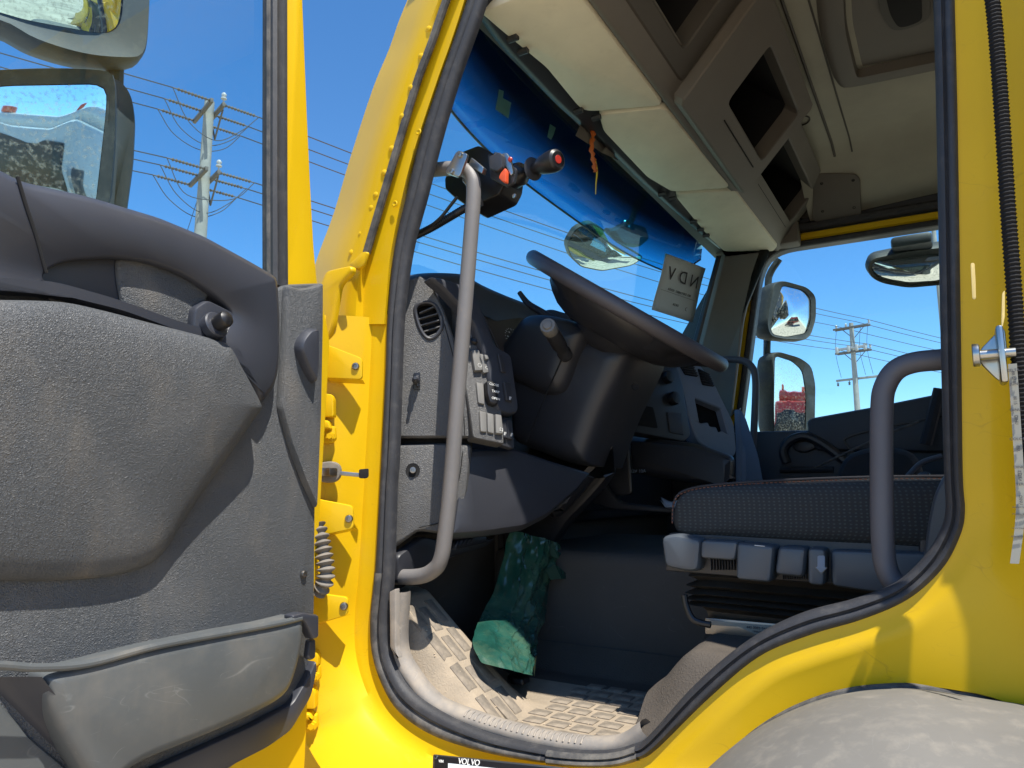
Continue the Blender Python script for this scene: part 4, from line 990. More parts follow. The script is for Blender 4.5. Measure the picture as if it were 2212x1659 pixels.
# roof lining
def zl(x, y):
    return 1.30 - .17 * smooth(2.72, 3.06, y) - .02 * smooth(.1, -.4, x)
rows = [[V(-.42 + 1.2 * i / 30, 1.12 + 1.93 * j / 40, zl(-.42 + 1.2 * i / 30, 1.12 + 1.93 * j / 40)) for i in range(31)] for j in range(41)]
lin = sheet('roof_lining', rows, M['liner'], truck)
tube('lining_groove', [V(-.285, 1.3 + 1.5 * k / 20, zl(-.285, 1.3 + 1.5 * k / 20) - .001) for k in range(21)], .005, M['shelf_d'], lin, seg=6)
tube('lining_groove', [V(-.225, 1.3 + 1.5 * k / 20, zl(-.225, 1.3 + 1.5 * k / 20) - .001) for k in range(21)], .003, M['shelf_d'], lin, seg=6)
for (x, y) in [(1726, 262), (1770, 347)]:
    c = W(x, y, Z=1.2785)
    tube('blank_cap', [c + Vector((math.cos(a) * .035, math.sin(a) * .035, 0)) for a in [k * math.pi / 12 for k in range(24)]], .0025, M['shelf_d'], lin, closed=True, seg=6)
lathe('lining_hole', W(1847, 195, Z=1.2985), -NZ, [(.011, 0), (.011, .001), (.008, .0)], M['dark_void'], lin, seg=14)
# speaker cover near the far corner
sc = [W(x, y, pl=(V(-.05, 2.89, 1.202), Vector((0, -.6, -.8)).normalized())) for x, y in [(1757, 378), (1770, 372), (1848, 374), (1858, 385), (1861, 460), (1855, 470), (1762, 478), (1755, 470)]]
sn = Vector((0, -.6, -.8)).normalized()
spk = pillow('speaker_cover', fillet(sc, .01), sn, .012, .005, M['shelf'], truck, base=-.004)
for (x, y) in [(1775, 394), (1843, 387), (1777, 454), (1845, 446)]:
    q = W(x, y, pl=(V(-.05, 2.89, 1.202), sn)); lathe('cover_hole', q + sn * .0075, sn, [(.006, 0), (.006, .001), (.004, .0005)], M['dark_void'], spk, seg=10)
# roof hatch
ht = fillet(P([(1745, -120), (1765, 60), (1795, 160), (1812, 178), (1850, 172), (2100, 120), (2100, -120)], Z=1.30), .05, 5)
hin = inset(ht, NZ, .07)
h = resample(ht, 90); hi_ = match(h, resample(hin, 90))
roofh = loft('roof_hatch', [h, [v - NZ * .03 for v in inset(h, NZ, .012)], [v - NZ * .04 for v in inset(h, NZ, .03)], [v - NZ * .035 for v in hi_], [v + NZ * .015 for v in inset(hi_, NZ, .01)], [v - NZ * .01 for v in inset(hi_, NZ, .02)]], M['shelf'], truck, cap1=True, sharp=50)
rv_ = fillet(P([(1880, -60), (1905, 35), (1925, 65), (1960, 62), (2010, 40), (2010, -60)], Z=1.28), .03)
pillow('hatch_grip', rv_, -NZ, .006, .004, M['shelf_d'], roofh, base=-.002)
pillow('grip_recess', inset(rv_, NZ, .02), -NZ, .003, .002, M['dark_void'], roofh, base=.005)

# ================================================================== dashboard
db = empty('dashboard', V(-1.0, 2.0, 0), truck)
XS = -.93
epl = (V(-.957, 1.125, .2), Vector((.60, -.80, .04)).normalized()); EN = epl[1]
sp_o = fillet(P([(868, 600), (871, 608), (909, 593), (932, 614), (953, 655), (979, 722), (1000, 806), (1014, 893), (1019, 945), (858, 945)], pl=epl), [0, .01, .01, .01, .04, .04, .04, .03, .004, 0], 4)
vent_o = [(895, 668), (903, 656), (920, 652), (938, 656), (948, 672), (956, 700), (953, 712), (942, 726), (930, 733), (917, 727), (905, 706)]
vo3 = fillet(P(vent_o, pl=epl), .012, 4)
ring_plate('end_panel', sp_o, vo3, EN, .05, M['dash'], db, lip=.004, N=140, depth=.035)
tube('vent_frame', resample(vo3, 60), .0042, M['switch_d'], db, closed=True, seg=8)
pillow('vent_back', [p - EN * .03 for p in vo3], EN, .001, .0005, M['dark_void'], db)
for k in range(5):
    y0 = 672 + k * 13.5; a, b = [(906, 938), (902, 950), (907, 956), (913, 957), (919, 952)][k]
    eq = (epl[0] - EN * .006, EN); pa, pb = W(a, y0 + 6, pl=eq), W(b, y0 - 8, pl=eq)
    t = (pb - pa).normalized()
    obox('vent_slat', (pa + pb) / 2, (t, EN, EN.cross(t)), ((pb - pa).length, .014, .0028), M['dash'], db, bevel=.0008)
# switch panel, turned towards the driver
spl = (W(1000, 806, pl=epl) + EN * .001, Vector((.84, -.50, .20)).normalized())
SN = spl[1]
sw_o = fillet(P([(985, 622), (1010, 640), (1030, 690), (1060, 764), (1084, 883), (1090, 960), (1022, 946), (1015, 893), (1001, 806), (990, 740)], pl=spl), .006, 3)
pillow('switch_panel', sw_o, SN, .03, .006, M['dash'], db, base=-.03)
def sw_box(pts, h, m, par=db, name='rocker_switch', base=.0, r=.003): return pillow(name, fillet(P(pts, pl=spl), .003, 3), SN, h, r, m, par, base=base)
def sv(z): return (1140.8 * 0 + (1500 + z[0] * .42194) / 1.8083, (1100 + z[1] * .42194) / 1.8083)
def zz(l): return [sv(q) for q in l]
sw_box(zz([(795, 650), (865, 645), (900, 835), (825, 840)]), .010, M['switch'])
sw_box(zz([(872, 675), (930, 690), (962, 850), (905, 860)]), .008, M['switch'])
sw_box(zz([(900, 695), (935, 700), (948, 740), (912, 745)]), .007, M['switch'], base=.008)
sw_box(zz([(845, 935), (915, 950), (925, 1145), (865, 1130)]), .005, M['switch'])
tarp = sw_box(zz([(920, 945), (960, 932), (1005, 950), (1030, 1040), (1030, 1150), (1000, 1162), (950, 1140), (925, 1060)]), .016, M['black'], name='tarp_switch', r=.006)
sw_box(zz([(875, 1200), (940, 1215), (945, 1400), (885, 1395)]), .005, M['switch'])
sw_box(zz([(947, 1218), (1008, 1232), (1012, 1415), (952, 1400)]), .005, M['switch'])
sw_box(zz([(1015, 1235), (1072, 1245), (1092, 1420), (1020, 1415)]), .009, M['switch'])
sx = (W(1075, 830, pl=spl) - W(1030, 820, pl=spl)).normalized(); sy = SN.cross(sx); sy = sy if sy.z > 0 else -sy
for t_, z_ in (('CLOSE', (988, 978)), ('TARP', (1002, 1042)), ('OPEN', (1004, 1106))):
    text('lettering', t_, W(*sv(z_), pl=spl) + SN * .0165, sx, sy, .0075, M['white'], db)
def icon(z, par=db, off=.0102, s=.0042, kind=0):
    c = W(*sv(z), pl=spl) + SN * off
    if kind == 0: tube('switch_mark', [c + sx * (s * math.cos(a)) + sy * (s * math.sin(a)) for a in [k * math.pi / 6 for k in range(12)]], .0004, M['white'], par, closed=True, seg=5)
    elif kind == 1:
        for k in (-1, 0, 1): tube('switch_mark', [c + sx * (k * .003) - sy * s, c + sx * (k * .003) + sy * s], .0006, M['white'], par, seg=5)
    else: tube('switch_mark', [c - sx * s - sy * s, c + sx * s - sy * s, c + sx * s + sy * s, c - sx * s + sy * s], .0007, M['white'], par, closed=True, seg=5)
icon((868, 790)); icon((938, 810), off=.0082, s=.0032); icon((1068, 1382), kind=2, off=.0095, s=.003)
sw_box(zz([(790, 520), (895, 510), (905, 595), (800, 585)]), .001, M['black'], name='dimmer_slot')
lathe('dimmer_wheel', W(*sv((840, 560)), pl=spl) + SN * -.004, sy + sx * .2, [(.008, -.006), (.012, -.003), (.012, .003), (.008, .006)], M['black'], db, seg=20)
# upright vent above the switches
pillow('upper_vent', fillet(P(zz([(555, 60), (600, 60), (690, 200), (700, 300), (650, 240), (590, 130)]), pl=spl), .004), SN, .004, .002, M['black'], db, base=.0)
for k in range(6):
    a = W(*sv((575 + k * 18, 70 + k * 20)), pl=spl) + SN * .006; b = W(*sv((625 + k * 14, 190 + k * 18)), pl=spl) + SN * .006
    tube('vent_slat', [a, b], .0016, M['dash_d'], db, seg=5)
# dark binnacle edge that runs down beside the switches
bn = (W(1084, 883, pl=spl) + SN * .004, Vector((.95, -.25, .18)).normalized())
pillow('binnacle_edge', fillet(P(zz([(440, -60), (560, -40), (690, 0), (800, 60), (870, 150), (950, 320), (1020, 520), (1060, 600), (1160, 650), (1195, 690), (1260, 1150), (1250, 1215), (1170, 1230), (1070, 1195), (1000, 960), (940, 680), (850, 400), (700, 200), (560, 50), (470, -20)]), pl=bn), .008, 3), bn[1], .028, .012, M['dash_d'], db, base=-.03)
pillow('lower_switch_plate', fillet(P(zz([(1080, 1215), (1240, 1250), (1265, 1500), (1255, 1535), (1115, 1490)]), pl=bn), .006), bn[1], .012, .004, M['switch_d'], db, base=-.03)
def dk(l, h=.008, name='rocker_switch', base=0): return pillow(name, fillet(P(zz(l), pl=bn), .003), bn[1], h, .003, M['switch_d'], db, base=base)
dk([(1045, 668), (1090, 680), (1125, 850), (1080, 840)], .004); dk([(1095, 930), (1160, 940), (1172, 1120), (1120, 1105)], .006); dk([(1090, 1255), (1160, 1265), (1180, 1440), (1110, 1430)], .008, base=-.018); dk([(1165, 1268), (1215, 1280), (1232, 1455), (1185, 1445)], .008, base=-.018)
for z_, b_ in (((1150, 1085), .0065), ((1148, 1395), -.0095), ((1210, 1405), -.0095)):
    c = W(*sv(z_), pl=bn) + bn[1] * b_
    for k in (-1, 0, 1): tube('switch_mark', [c + NY * (k * .003) - NZ * .004, c + NY * (k * .003 + .001) + NZ * .003], .0006, M['white'], db, seg=5)
# instrument cluster
ipl = (W(1100, 720, X=-.96), Vector((.93, -.1, .35)).normalized())
pillow('cluster_face', fillet(P([(1020, 630), (1050, 665), (1130, 690), (1170, 730), (1170, 790), (1090, 790), (1060, 720)], pl=ipl), .01), ipl[1], .004, .002, mat('cluster plastic', (.055, .045, .04), .35), db)
ix = (W(1120, 730, pl=ipl) - W(1090, 722, pl=ipl)).normalized(); iy = ipl[1].cross(ix); iy = iy if iy.z > 0 else -iy
gc_ = W(1108, 738, pl=ipl) + ipl[1] * .006
for k in range(13):
    a = math.pi * (1.0 - k / 12) ; r0 = .034 if k % 3 else .031
    tube('gauge_tick', [gc_ + ix * (r0 * math.cos(a)) + iy * (r0 * math.sin(a)), gc_ + ix * (.037 * math.cos(a)) + iy * (.037 * math.sin(a))], .0006, M['white'], db, seg=4)
for k, s_ in enumerate(['20', '40', '60', '80']):
    a = math.pi * (.9 - k * .24); text('lettering', s_, gc_ + ix * (.026 * math.cos(a)) + iy * (.026 * math.sin(a)), ix, iy, .006, M['white'], db)
tube('gauge_needle', [gc_ - ix * .024, gc_ + ix * .022 + iy * .0], .0012, M['red'], db, seg=5)
tag(text('lettering', 'km/h', gc_ + iy * .012, ix, iy, .004, M['white'], db), kind='stuff')
# dash top pad
tp = [(850, 602), (909, 590), (955, 588), (990, 592), (1030, 614), (1080, 636), (1137, 658), (1200, 685), (1280, 722), (1400, 770), (1500, 800), (1590, 850)]
top = cr([W(x, y, X=-1.0) if x < 1250 else W(x, y, X=-1.02) for x, y in tp], 4)
sheet('top_pad', [[p + NX * .03 - NZ * .09, p + NX * .03 - NZ * .02, p + NX * .018 - NZ * .006, p - NX * .01, p - NX * .07 - NZ * .004, p - NX * .16 - NZ * .02] for p in top], M['dash_d'], db, sharp=60)
box('binnacle_body', V(-1.12, 1.11, -.08), V(-1.02, 1.8, .44), M['dash_d'], db, bevel=.02)
box('binnacle_body', V(-1.03, 1.19, -.05), V(-.94, 1.36, .455), M['dash_d'], db, bevel=.02)
pillow('dash_core', fillet([V(-1.12, 1.10, -.1), V(-1.12, 3.0, -.1), V(-1.12, 3.0, .36), V(-1.12, 1.75, .36), V(-1.12, 1.10, .42)], .02), NX, .09, .03, M['dash_s'], db)
# lower knee panel
kp = fillet(P([(856, 962), (950, 959), (1020, 962), (1010, 1060), (996, 1130), (985, 1158), (904, 1146), (850, 1186)], pl=(epl[0] - EN * .03, EN)), .012, 4)
pillow('knee_panel', kp, EN, .035, .014, M['dash'], db, base=-.01)
kpl = (epl[0] - EN * .005, EN)
screw(W(892, 1016, pl=kpl) + EN * .001, EN, .0075, M['screw'], db)
lathe('screw_recess', W(892, 1016, pl=kpl), EN, [(.014, 0), (.0145, .0012), (.012, .0005)], M['dark_void'], db, seg=18)
kq = fillet(P([(1000, 962), (1040, 958), (1085, 958), (1130, 958), (1205, 985), (1300, 1014), (1268, 1056), (1204, 1112), (1150, 1140), (1061, 1153), (980, 1160), (990, 1100), (1004, 1000)], pl=(W(1012, 960, pl=epl), Vector((.86, -.46, .18)).normalized())), .015, 4)
pillow('knee_bolster', kq, Vector((.86, -.46, .18)), .025, .03, M['dash_s'], db, base=-.05)
pillow('gap_strip', P([(856, 942), (1020, 942), (1020, 966), (856, 966)], pl=(epl[0] - EN * .035, EN)), EN, .004, .001, M['dark_void'], db)
pillow('release_lever', fillet(P([(975, 1170), (1010, 1160), (1040, 1157), (1042, 1172), (1010, 1180), (970, 1188)], X=-.88), .006), NX, .015, .005, M['black'], db)
for k in range(5): tube('lever_rib', P([(984 + k * 8, 1180 - k * 1.5), (990 + k * 8, 1168 - k * 1.5)], X=-.864), .0012, M['dash_s'], db, seg=5)
pillow('lower_shroud', fillet(P([(842, 1200), (900, 1158), (985, 1175), (1060, 1162), (1040, 1180), (960, 1205), (905, 1240), (842, 1262)], X=-.97), .012), NX, .02, .01, M['dash_s'], db)
for pts in ([(960, 700), (984, 790), (1000, 880), (1004, 940)],):
    tube('panel_joint', cr([W(x, y, pl=epl) + EN * .0004 for x, y in pts], 5), .0010, M['dark_void'], db, seg=5)
tube('panel_joint', cr([W(x, y, pl=kpl) + EN * .0022 for x, y in [(905, 1140), (960, 1120), (990, 1040), (1000, 975)]], 6), .0010, M['dark_void'], db, seg=5)
# door switch plunger on the end panel
bx = P([(893, 806), (908, 804), (908, 842), (893, 842)], pl=epl)
pillow('plunger_plate', fillet(bx, .002), EN, .002, .0015, M['black'], db)
pillow('plunger_body', fillet(P([(898, 812), (906, 812), (906, 836), (900, 838)], pl=epl), .002), EN, .010, .003, M['switch_d'], db, base=.002)
lathe('plunger', W(899, 824, pl=epl) + EN * .006, EN, [(.008, 0), (.008, .012), (.006, .014), (.006, .022), (.0035, .024), (.0035, .034)], M['switch_d'], db, seg=14)

# centre console face
cn = Vector((.80, -.55, .22)).normalized(); cpl = (W(1520, 900, Y=2.35), cn)
ce_o = fillet(P([(1456, 775), (1500, 772), (1543, 826), (1586, 914), (1592, 978), (1577, 993), (1545, 978), (1506, 952), (1488, 900), (1470, 830)], pl=cpl), .02, 4)
ce_i = fillet(P([(1502, 860), (1558, 883), (1573, 938), (1560, 930), (1553, 934), (1548, 922), (1534, 921), (1530, 912), (1512, 914)], pl=cpl), .004, 2)
ring_plate('console_face', ce_o, ce_i, cn, .05, M['console'], db, lip=.004, N=140, depth=.03)
pillow('console_void', [p - cn * .045 for p in ce_o], cn, .002, .001, M['dark_void'], db)
for vx in ([(1462, 780), (1492, 782), (1507, 815), (1478, 810)], [(1506, 796), (1530, 808), (1542, 836), (1516, 832)]):
    q = fillet(P(vx, pl=cpl), .006)
    pillow('vent_well', q, cn, .002, .001, M['dark_void'], db, base=.001)
    a, b, c, d = P(vx, pl=cpl)
    for k in range(6):
        f = (k + .5) / 6; p0 = a.lerp(d, f) + cn * .005; p1 = b.lerp(c, f) + cn * .005
        obox('vent_slat', (p0 + p1) / 2, ((p1 - p0).normalized(), cn, cn.cross((p1 - p0).normalized())), ((p1 - p0).length, .006, .004), M['dash_s'], db, bevel=.001)
pillow('console_side', fillet(P([(1586, 880), (1600, 900), (1628, 985), (1640, 1050), (1590, 1050), (1590, 960)], Y=2.75), .02), NX - NY * .2, .02, .01, M['console'], db)
# radio stack
rpl = (W(1420, 880, Y=2.15), Vector((.9, -.4, .15)).normalized())
pillow('radio_stack', fillet(P([(1340, 770), (1458, 772), (1475, 830), (1494, 940), (1478, 955), (1345, 930), (1335, 860)], pl=rpl), .01), rpl[1], .03, .01, M['dash_s'], db, base=-.03)
pillow('radio_slot', fillet(P([(1352, 870), (1410, 880), (1420, 925), (1350, 915)], pl=rpl), .004), rpl[1], .002, .001, M['dark_void'], db, base=.0005)
for (x, y) in [(1439, 816), (1452, 862)]:
    lathe('dial_knob', W(x, y, pl=rpl), rpl[1], [(.022, 0), (.022, .012), (.019, .020), (.01, .021)], M['black'], db, seg=20)
pillow('hazard_switch', fillet(P([(1440, 890), (1470, 893), (1476, 940), (1446, 934)], pl=rpl), .004), rpl[1], .004, .002, M['dash_d'], db)
# underside of the console
us = fillet(P([(1300, 935), (1400, 945), (1500, 955), (1590, 985), (1585, 1050), (1500, 1045), (1300, 1010)], Y=2.1), .02)
pillow('console_base', us, (-NY + NX * .3), .06, .04, M['dash_s'], db, base=-.06)
pillow('stack_lower', fillet(P([(1235, 925), (1360, 935), (1370, 1070), (1225, 1075)], Y=2.05), .02), -NY + NX * .3, .02, .01, M['dash_s'], db)
text('lettering', '12V 10A', W(1378, 1018, Y=2.03), NX, NZ, .014, M['console'], db)
pillow('console_bowl', fillet(P([(1300, 1020), (1320, 1060), (1345, 1085), (1470, 1098), (1470, 1110), (1320, 1100), (1270, 1080), (1260, 1020)], Y=2.0), .02), -NY, .02, .01, M['dash_s'], db)
pillow('console_pod', fillet(P([(1425, 1072), (1450, 1085), (1470, 1078), (1480, 1098), (1440, 1098)], Y=1.95), .01), -NY, .02, .01, M['console'], db)

# ================================================================== steering column and wheel
col = empty('steering_column', W(1240, 850, Y=1.58), truck)
YC = 1.60
up = cr(P([(1164, 700), (1135, 738), (1113, 774), (1116, 800), (1135, 828), (1177, 850), (1211, 864), (1241, 864), (1264, 846), (1285, 790), (1307, 732), (1290, 716), (1256, 702), (1200, 690)], Y=YC), 4, closed=True)
prof = [(0, 0), (0, .05), (.006, .085), (.018, .105), (.04, .115), (.06, .117)]
loft('upper_shroud', [[p - NY * h for p in inset(up, NY, d)] for d, h in prof], M['dash_s'], col, cap1=True, sharp=60)
lo_ = cr(P([(1120, 840), (1130, 900), (1137, 955), (1185, 978), (1244, 1000), (1297, 1009), (1307, 996), (1330, 930), (1351, 880), (1394, 788), (1394, 764), (1340, 738), (1290, 735), (1200, 760)], Y=YC + .02), 4, closed=True)
prof = [(0, -.12), (0, .03), (.006, .065), (.016, .085), (.035, .098), (.06, .101)]
loft('lower_shroud', [[p - NY * h for p in inset(lo_, NY, d)] for d, h in prof], M['dash_s'], col, cap1=True, sharp=60)
tube('shroud_seam', P([(1212, 778), (1180, 850), (1137, 955)], Y=YC - .118 + .0), .0016, M['dark_void'], col, seg=5)
lathe('key_slot', W(1372, 835, Y=YC - .07), -NY + NX * .6, [(.009, 0), (.009, .003), (.006, .001)], M['dark_void'], col, seg=12)
pd_ = fillet(P([(1105, 945), (1300, 1000), (1312, 1010), (1290, 1045), (1245, 1095), (1205, 1135), (1165, 1200), (1060, 1200), (1060, 1100), (1120, 1010)], Y=YC + .06), .02)
pillow('column_pedestal', pd_, (-NY + NX * .25), .04, .03, M['dash_s'], col, base=-.16)
cp = fillet(P([(1145, 965), (1297, 1010), (1310, 1000), (1260, 1060), (1215, 1110), (1190, 1125), (1140, 1060)], Y=YC + .03), .02)
pillow('column_boot', cp, (-NY + NX * .4), .06, .04, M['dash_s'], col, base=-.05)
pillow('coin_slot', fillet(P([(1215, 1062), (1238, 1050), (1242, 1058), (1225, 1088), (1208, 1090)], Y=YC + .0), .005), -NY + NX * .3, .006, .003, M['dash_d'], col, base=.0)
pillow('coin_slot_void', fillet(P([(1218, 1064), (1230, 1056), (1222, 1078), (1212, 1082)], Y=YC + .0), .003), -NY + NX * .3, .0015, .0006, M['dark_void'], col, base=.006)
# stalk pointing at the door
sk = empty('stalk', W(1185, 705, Y=1.40), col)
s0, s1 = W(1222, 768, Y=1.49), W(1183, 703, Y=1.33)
sd_ = (s1 - s0).normalized(); Ls = (s1 - s0).length
lathe('stalk_arm', s0 - sd_ * .03, sd_, [(.012, 0), (.012, .02), (.017, .03), (.0175, .05), (.0145, .055), (.0145, .085), (.0175, .09), (.0175, Ls + .018)], M['switch_d'], sk, seg=24)
lathe('stalk_ring', s0 - sd_ * .03, sd_, [(.0178, Ls + .004), (.0182, Ls + .008), (.0182, Ls + .028), (.0165, Ls + .031), (.0165, Ls + .0312), (.010, Ls + .0312)], M['switch'], sk, seg=28)
lathe('stalk_button', s0 - sd_ * .03, sd_, [(.0105, Ls + .025), (.0105, Ls + .034), (.009, Ls + .0355), (.003, Ls + .036)], M['switch'], sk, seg=24)
lathe('stalk_boot', s0 - sd_ * .055, sd_, [(.026, 0), (.026, .018), (.018, .032)], M['dash_s'], sk, seg=18)
# the farther stalk, against the sky
tube('wiper_stalk', cr(P([(1122, 632), (1140, 655), (1165, 672), (1200, 693), (1235, 715)], Y=1.55), 5), .011, M['dash_s'], col, seg=10, rf=lambda t: .6 + .6 * t)
pillow('column_top', fillet(P([(1195, 680), (1210, 676), (1250, 688), (1258, 700), (1250, 730), (1200, 720)], Y=1.66), .012), -NY, .06, .012, M['dash_s'], col)

tilt = R(35); WC = V(-.644, 1.575, .435); WR = .258
wn = Vector((math.sin(tilt), 0, math.cos(tilt))); wa = Vector((-math.cos(tilt), 0, math.sin(tilt))); wb = NY
wheel = empty('steering_wheel', WC, truck)
def wp(r, a, h=0): return WC + (wa * math.cos(a) + wb * math.sin(a)) * r + wn * h
tube('rim', [wp(WR, 2 * math.pi * k / 72) for k in range(72)], .0180, M['rim'], wheel, closed=True, seg=18)
rg = [[wp(r, 2 * math.pi * k / 40, h) for k in range(40)] for r, h in ((.02, -.115), (.06, -.112), (.075, -.10), (.10, -.075), (.115, -.045), (.115, -.02), (.10, .0), (.02, .004))]
loft('hub', rg, M['dash_s'], wheel, cap0=True, cap1=True, sharp=60)
secs = []
for k in range(41):
    a = R(52) + (2 * math.pi - R(104)) * k / 40
    secs.append([wp(r, a, h) for r, h in ((.10, .0), (.10, -.078), (.13, -.078), (.165, -.064), (.19, -.046), (.208, -.028), (.214, -.012), (.21, -.002), (.17, .0))])
loft('spoke_dish', secs, M['dash_s'], wheel, cap0=True, cap1=True, sharp=60)
for a in (R(75), R(-75), R(150), R(-150)):
    sec = []
    for r, wdt, h, th in ((.18, .045, -.030, .022), (.21, .040, -.016, .016), (.24, .046, -.004, .014), (.256, .05, .0, .012)):
        c = wp(r, a, h); tg = (wb * math.cos(a) - wa * math.sin(a))
        sec.append([c + tg * wdt - wn * th * .2, c + tg * wdt * .7 + wn * th * .5, c - tg * wdt * .7 + wn * th * .5, c - tg * wdt - wn * th * .2, c - tg * wdt * .7 - wn * th, c + tg * wdt * .7 - wn * th])
    loft('spoke', sec, M['dash_s'], wheel, cap0=True, cap1=True, sharp=60)
def spokepad(pts, h, m, y, name): pillow(name, fillet(P(pts, Y=y), .012), -NY - NZ * .5, h, .006, m, wheel)
spokepad([(1273, 648), (1280, 640), (1330, 668), (1334, 680), (1318, 686), (1280, 664)], .012, M['door_smooth'], 1.44, 'wheel_button')

# ================================================================== grab bars
gb = cr(P([(880, 372), (925, 368), (975, 364), (1005, 368), (1020, 385), (1023, 410), (1020, 470), (1003, 680), (985, 900), (972, 1060), (962, 1150), (953, 1205), (938, 1230), (905, 1245), (840, 1246)], Y=1.13), 6)
tube('grab_bar', gb, .0152, M['bar'], truck, seg=18)
rbp = cr(P([(2085, 768), (2040, 776), (1975, 783), (1935, 800), (1912, 835), (1905, 880), (1904, 1000), (1906, 1150), (1914, 1225), (1940, 1268), (1985, 1300)], Y=1.135), 6)
tube('grab_bar', rbp, .0150, M['bar_d'], truck, seg=18)

# ================================================================== pedals
pdl = tube('pedal_arm', cr([V(-1.02, 1.62, -.05), V(-.96, 1.56, -.2), V(-.93, 1.52, -.33)], 6), .014, M['black'], truck, seg=8)
pillow('pedal_foot', fillet(P([(1095, 1470), (1110, 1462), (1135, 1462), (1145, 1472), (1130, 1480), (1105, 1478)], Z=-.415), .006), NZ, .012, .005, M['black'], truck)

# ================================================================== separate things
# floor mat
def zmat(x, y):
    r = .85 * max(0, -.745 - x) * (1 - smooth(1.27, 1.36, y)) * 1.0
    r = min(r, .215) * smooth(1.10, 1.175, y)
    r += .35 * max(0, -.93 - x) * smooth(1.27, 1.36, y)
    q = x + .06 * max(0, y - 1.2)
    s = (.10 * smooth(-.495, -.46, q) + .07 * smooth(-.465, -.38, q)) * (.25 + .75 * smooth(1.085, 1.20, y))
    t = .10 * max(0, (y - 1.58)) / .08
    e = .02 * smooth(1.15, 1.10, y)
    return -.430 + r + s + min(t * .6, .06) + e
nx_, ny_ = 90, 66
xs_ = [-1.075 + 1.10 * i / nx_ for i in range(nx_ + 1)]; ys_ = [1.096 + .554 * j / ny_ for j in range(ny_ + 1)]
fm_ = sheet('floor_mat', [[V(x, 1.093, -.47) for x in xs_]] + [[V(x, y, zmat(x, y)) for x in xs_] for y in ys_], M['mat'])
ii = [i for i, x in enumerate(xs_) if x > -.53]
rc = sheet('riser_cover', [[V(xs_[i], 1.091, -.47) for i in ii]] + [[V(xs_[i], y - .002, zmat(xs_[i], y) + .0025) for i in ii] for y in ys_], M['mat_shade'], fm_)  # riser of the same mat; its shade is put into the darker colour
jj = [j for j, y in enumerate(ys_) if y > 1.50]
sheet('mat_upstand', [[V(x, ys_[j], zmat(x, ys_[j]) + .002 * min(1, (k + .01) / 2)) for x in xs_] for k, j in enumerate(jj)], M['mat_shade'], fm_)  # darker sheet over the back of the mat, shade put into its colour
tag(fm_, 'dusty tan rubber floor mat with raised treads below the steering wheel', 'floor mat')
pads = 0
proto = {}
def pad(x, y, lx, ly):
    vs = []
    for k, (ins, h) in enumerate(((0, -.002), (0, .0018), (.0020, .0030))):
        for sx_, sy_ in ((-1, -1), (1, -1), (1, 1), (-1, 1)):
            qx = x + sx_ * (lx / 2 - ins); qy = y + sy_ * (ly / 2 - ins)
            vs.append(V(qx, qy, zmat(qx, qy) + h))
    fs = [(0, 1, 5, 4), (1, 2, 6, 5), (2, 3, 7, 6), (3, 0, 4, 7), (4, 5, 9, 8), (5, 6, 10, 9), (6, 7, 11, 10), (7, 4, 8, 11), (8, 9, 10, 11)]
    mk('tread_pad', vs, fs, M['pad'], fm_)
for j in range(9):
    y = 1.150 + j * .045
    for i in range(7):
        x = -.725 + i * .050 + (.0 if j % 2 else .014)
        if x > -.535 - .06 * max(0, y - 1.2): continue
        pad(x, y, .039, .031)
for j in range(3):
    for i in range(4):
        pad(-.955 + i * .060 + .012 * (j % 2), 1.178 + j * .034, .047, .025)
# riser of the mat under the seat, its colour darkened for shade, is part of the mat: its crumbs
cv = []; cf = []; rc_ = random.Random(11)
for k in range(170):
    x = rc_.uniform(-1.0, -.5); y = 1.10 + .25 * rc_.random() ** 1.6; z = zmat(x, y) + .001; r = rc_.uniform(.0008, .0026); n0 = len(cv)
    for dx, dy, dz in ((1, 0, 0), (0, 1, 0), (-1, 0, 0), (0, -1, 0), (0, 0, .9)): cv.append(V(x + dx * r * rc_.uniform(.6, 1.2), y + dy * r * rc_.uniform(.6, 1.2), z + dz * r))
    cf += [(n0, n0 + 1, n0 + 4), (n0 + 1, n0 + 2, n0 + 4), (n0 + 2, n0 + 3, n0 + 4), (n0 + 3, n0, n0 + 4)]
tag(mk('dirt_crumbs', cv, cf, M['crumb'], fm_), kind='stuff')
# green film round the pedal
gn = mat('green plastic film', (.014, .075, .058), .2, dust=(.5, 10, (.11, .15, .08)), var=.5, varscale=9, coat=.2)
gf_px = [(1108, 1146), (1150, 1160), (1200, 1178), (1211, 1200), (1203, 1206), (1185, 1225), (1172, 1290), (1155, 1380), (1140, 1458), (1090, 1452), (1040, 1432), (1030, 1405), (1018, 1375), (1024, 1355), (1050, 1300), (1075, 1240), (1090, 1190)]
NF, MF = 40, 60
lft = cr([W(x, y, X=-.93 if y < 1300 else -.93 + (y - 1300) * .0009) for x, y in [(1100, 1146), (1088, 1200), (1072, 1260), (1050, 1310), (1028, 1355), (1022, 1395), (1040, 1432)]], 5)
rgt = cr([W(x, y, X=-.93 if y < 1300 else -.93 + (y - 1300) * .0009) for x, y in [(1204, 1180), (1194, 1225), (1182, 1270), (1172, 1310), (1160, 1360), (1150, 1410), (1138, 1456)]], 5)
lft = resample(lft, MF, False); rgt = resample(rgt, MF, False); rows = []
rr = random.Random(3)
ph = [rr.uniform(0, 6) for _ in range(8)]
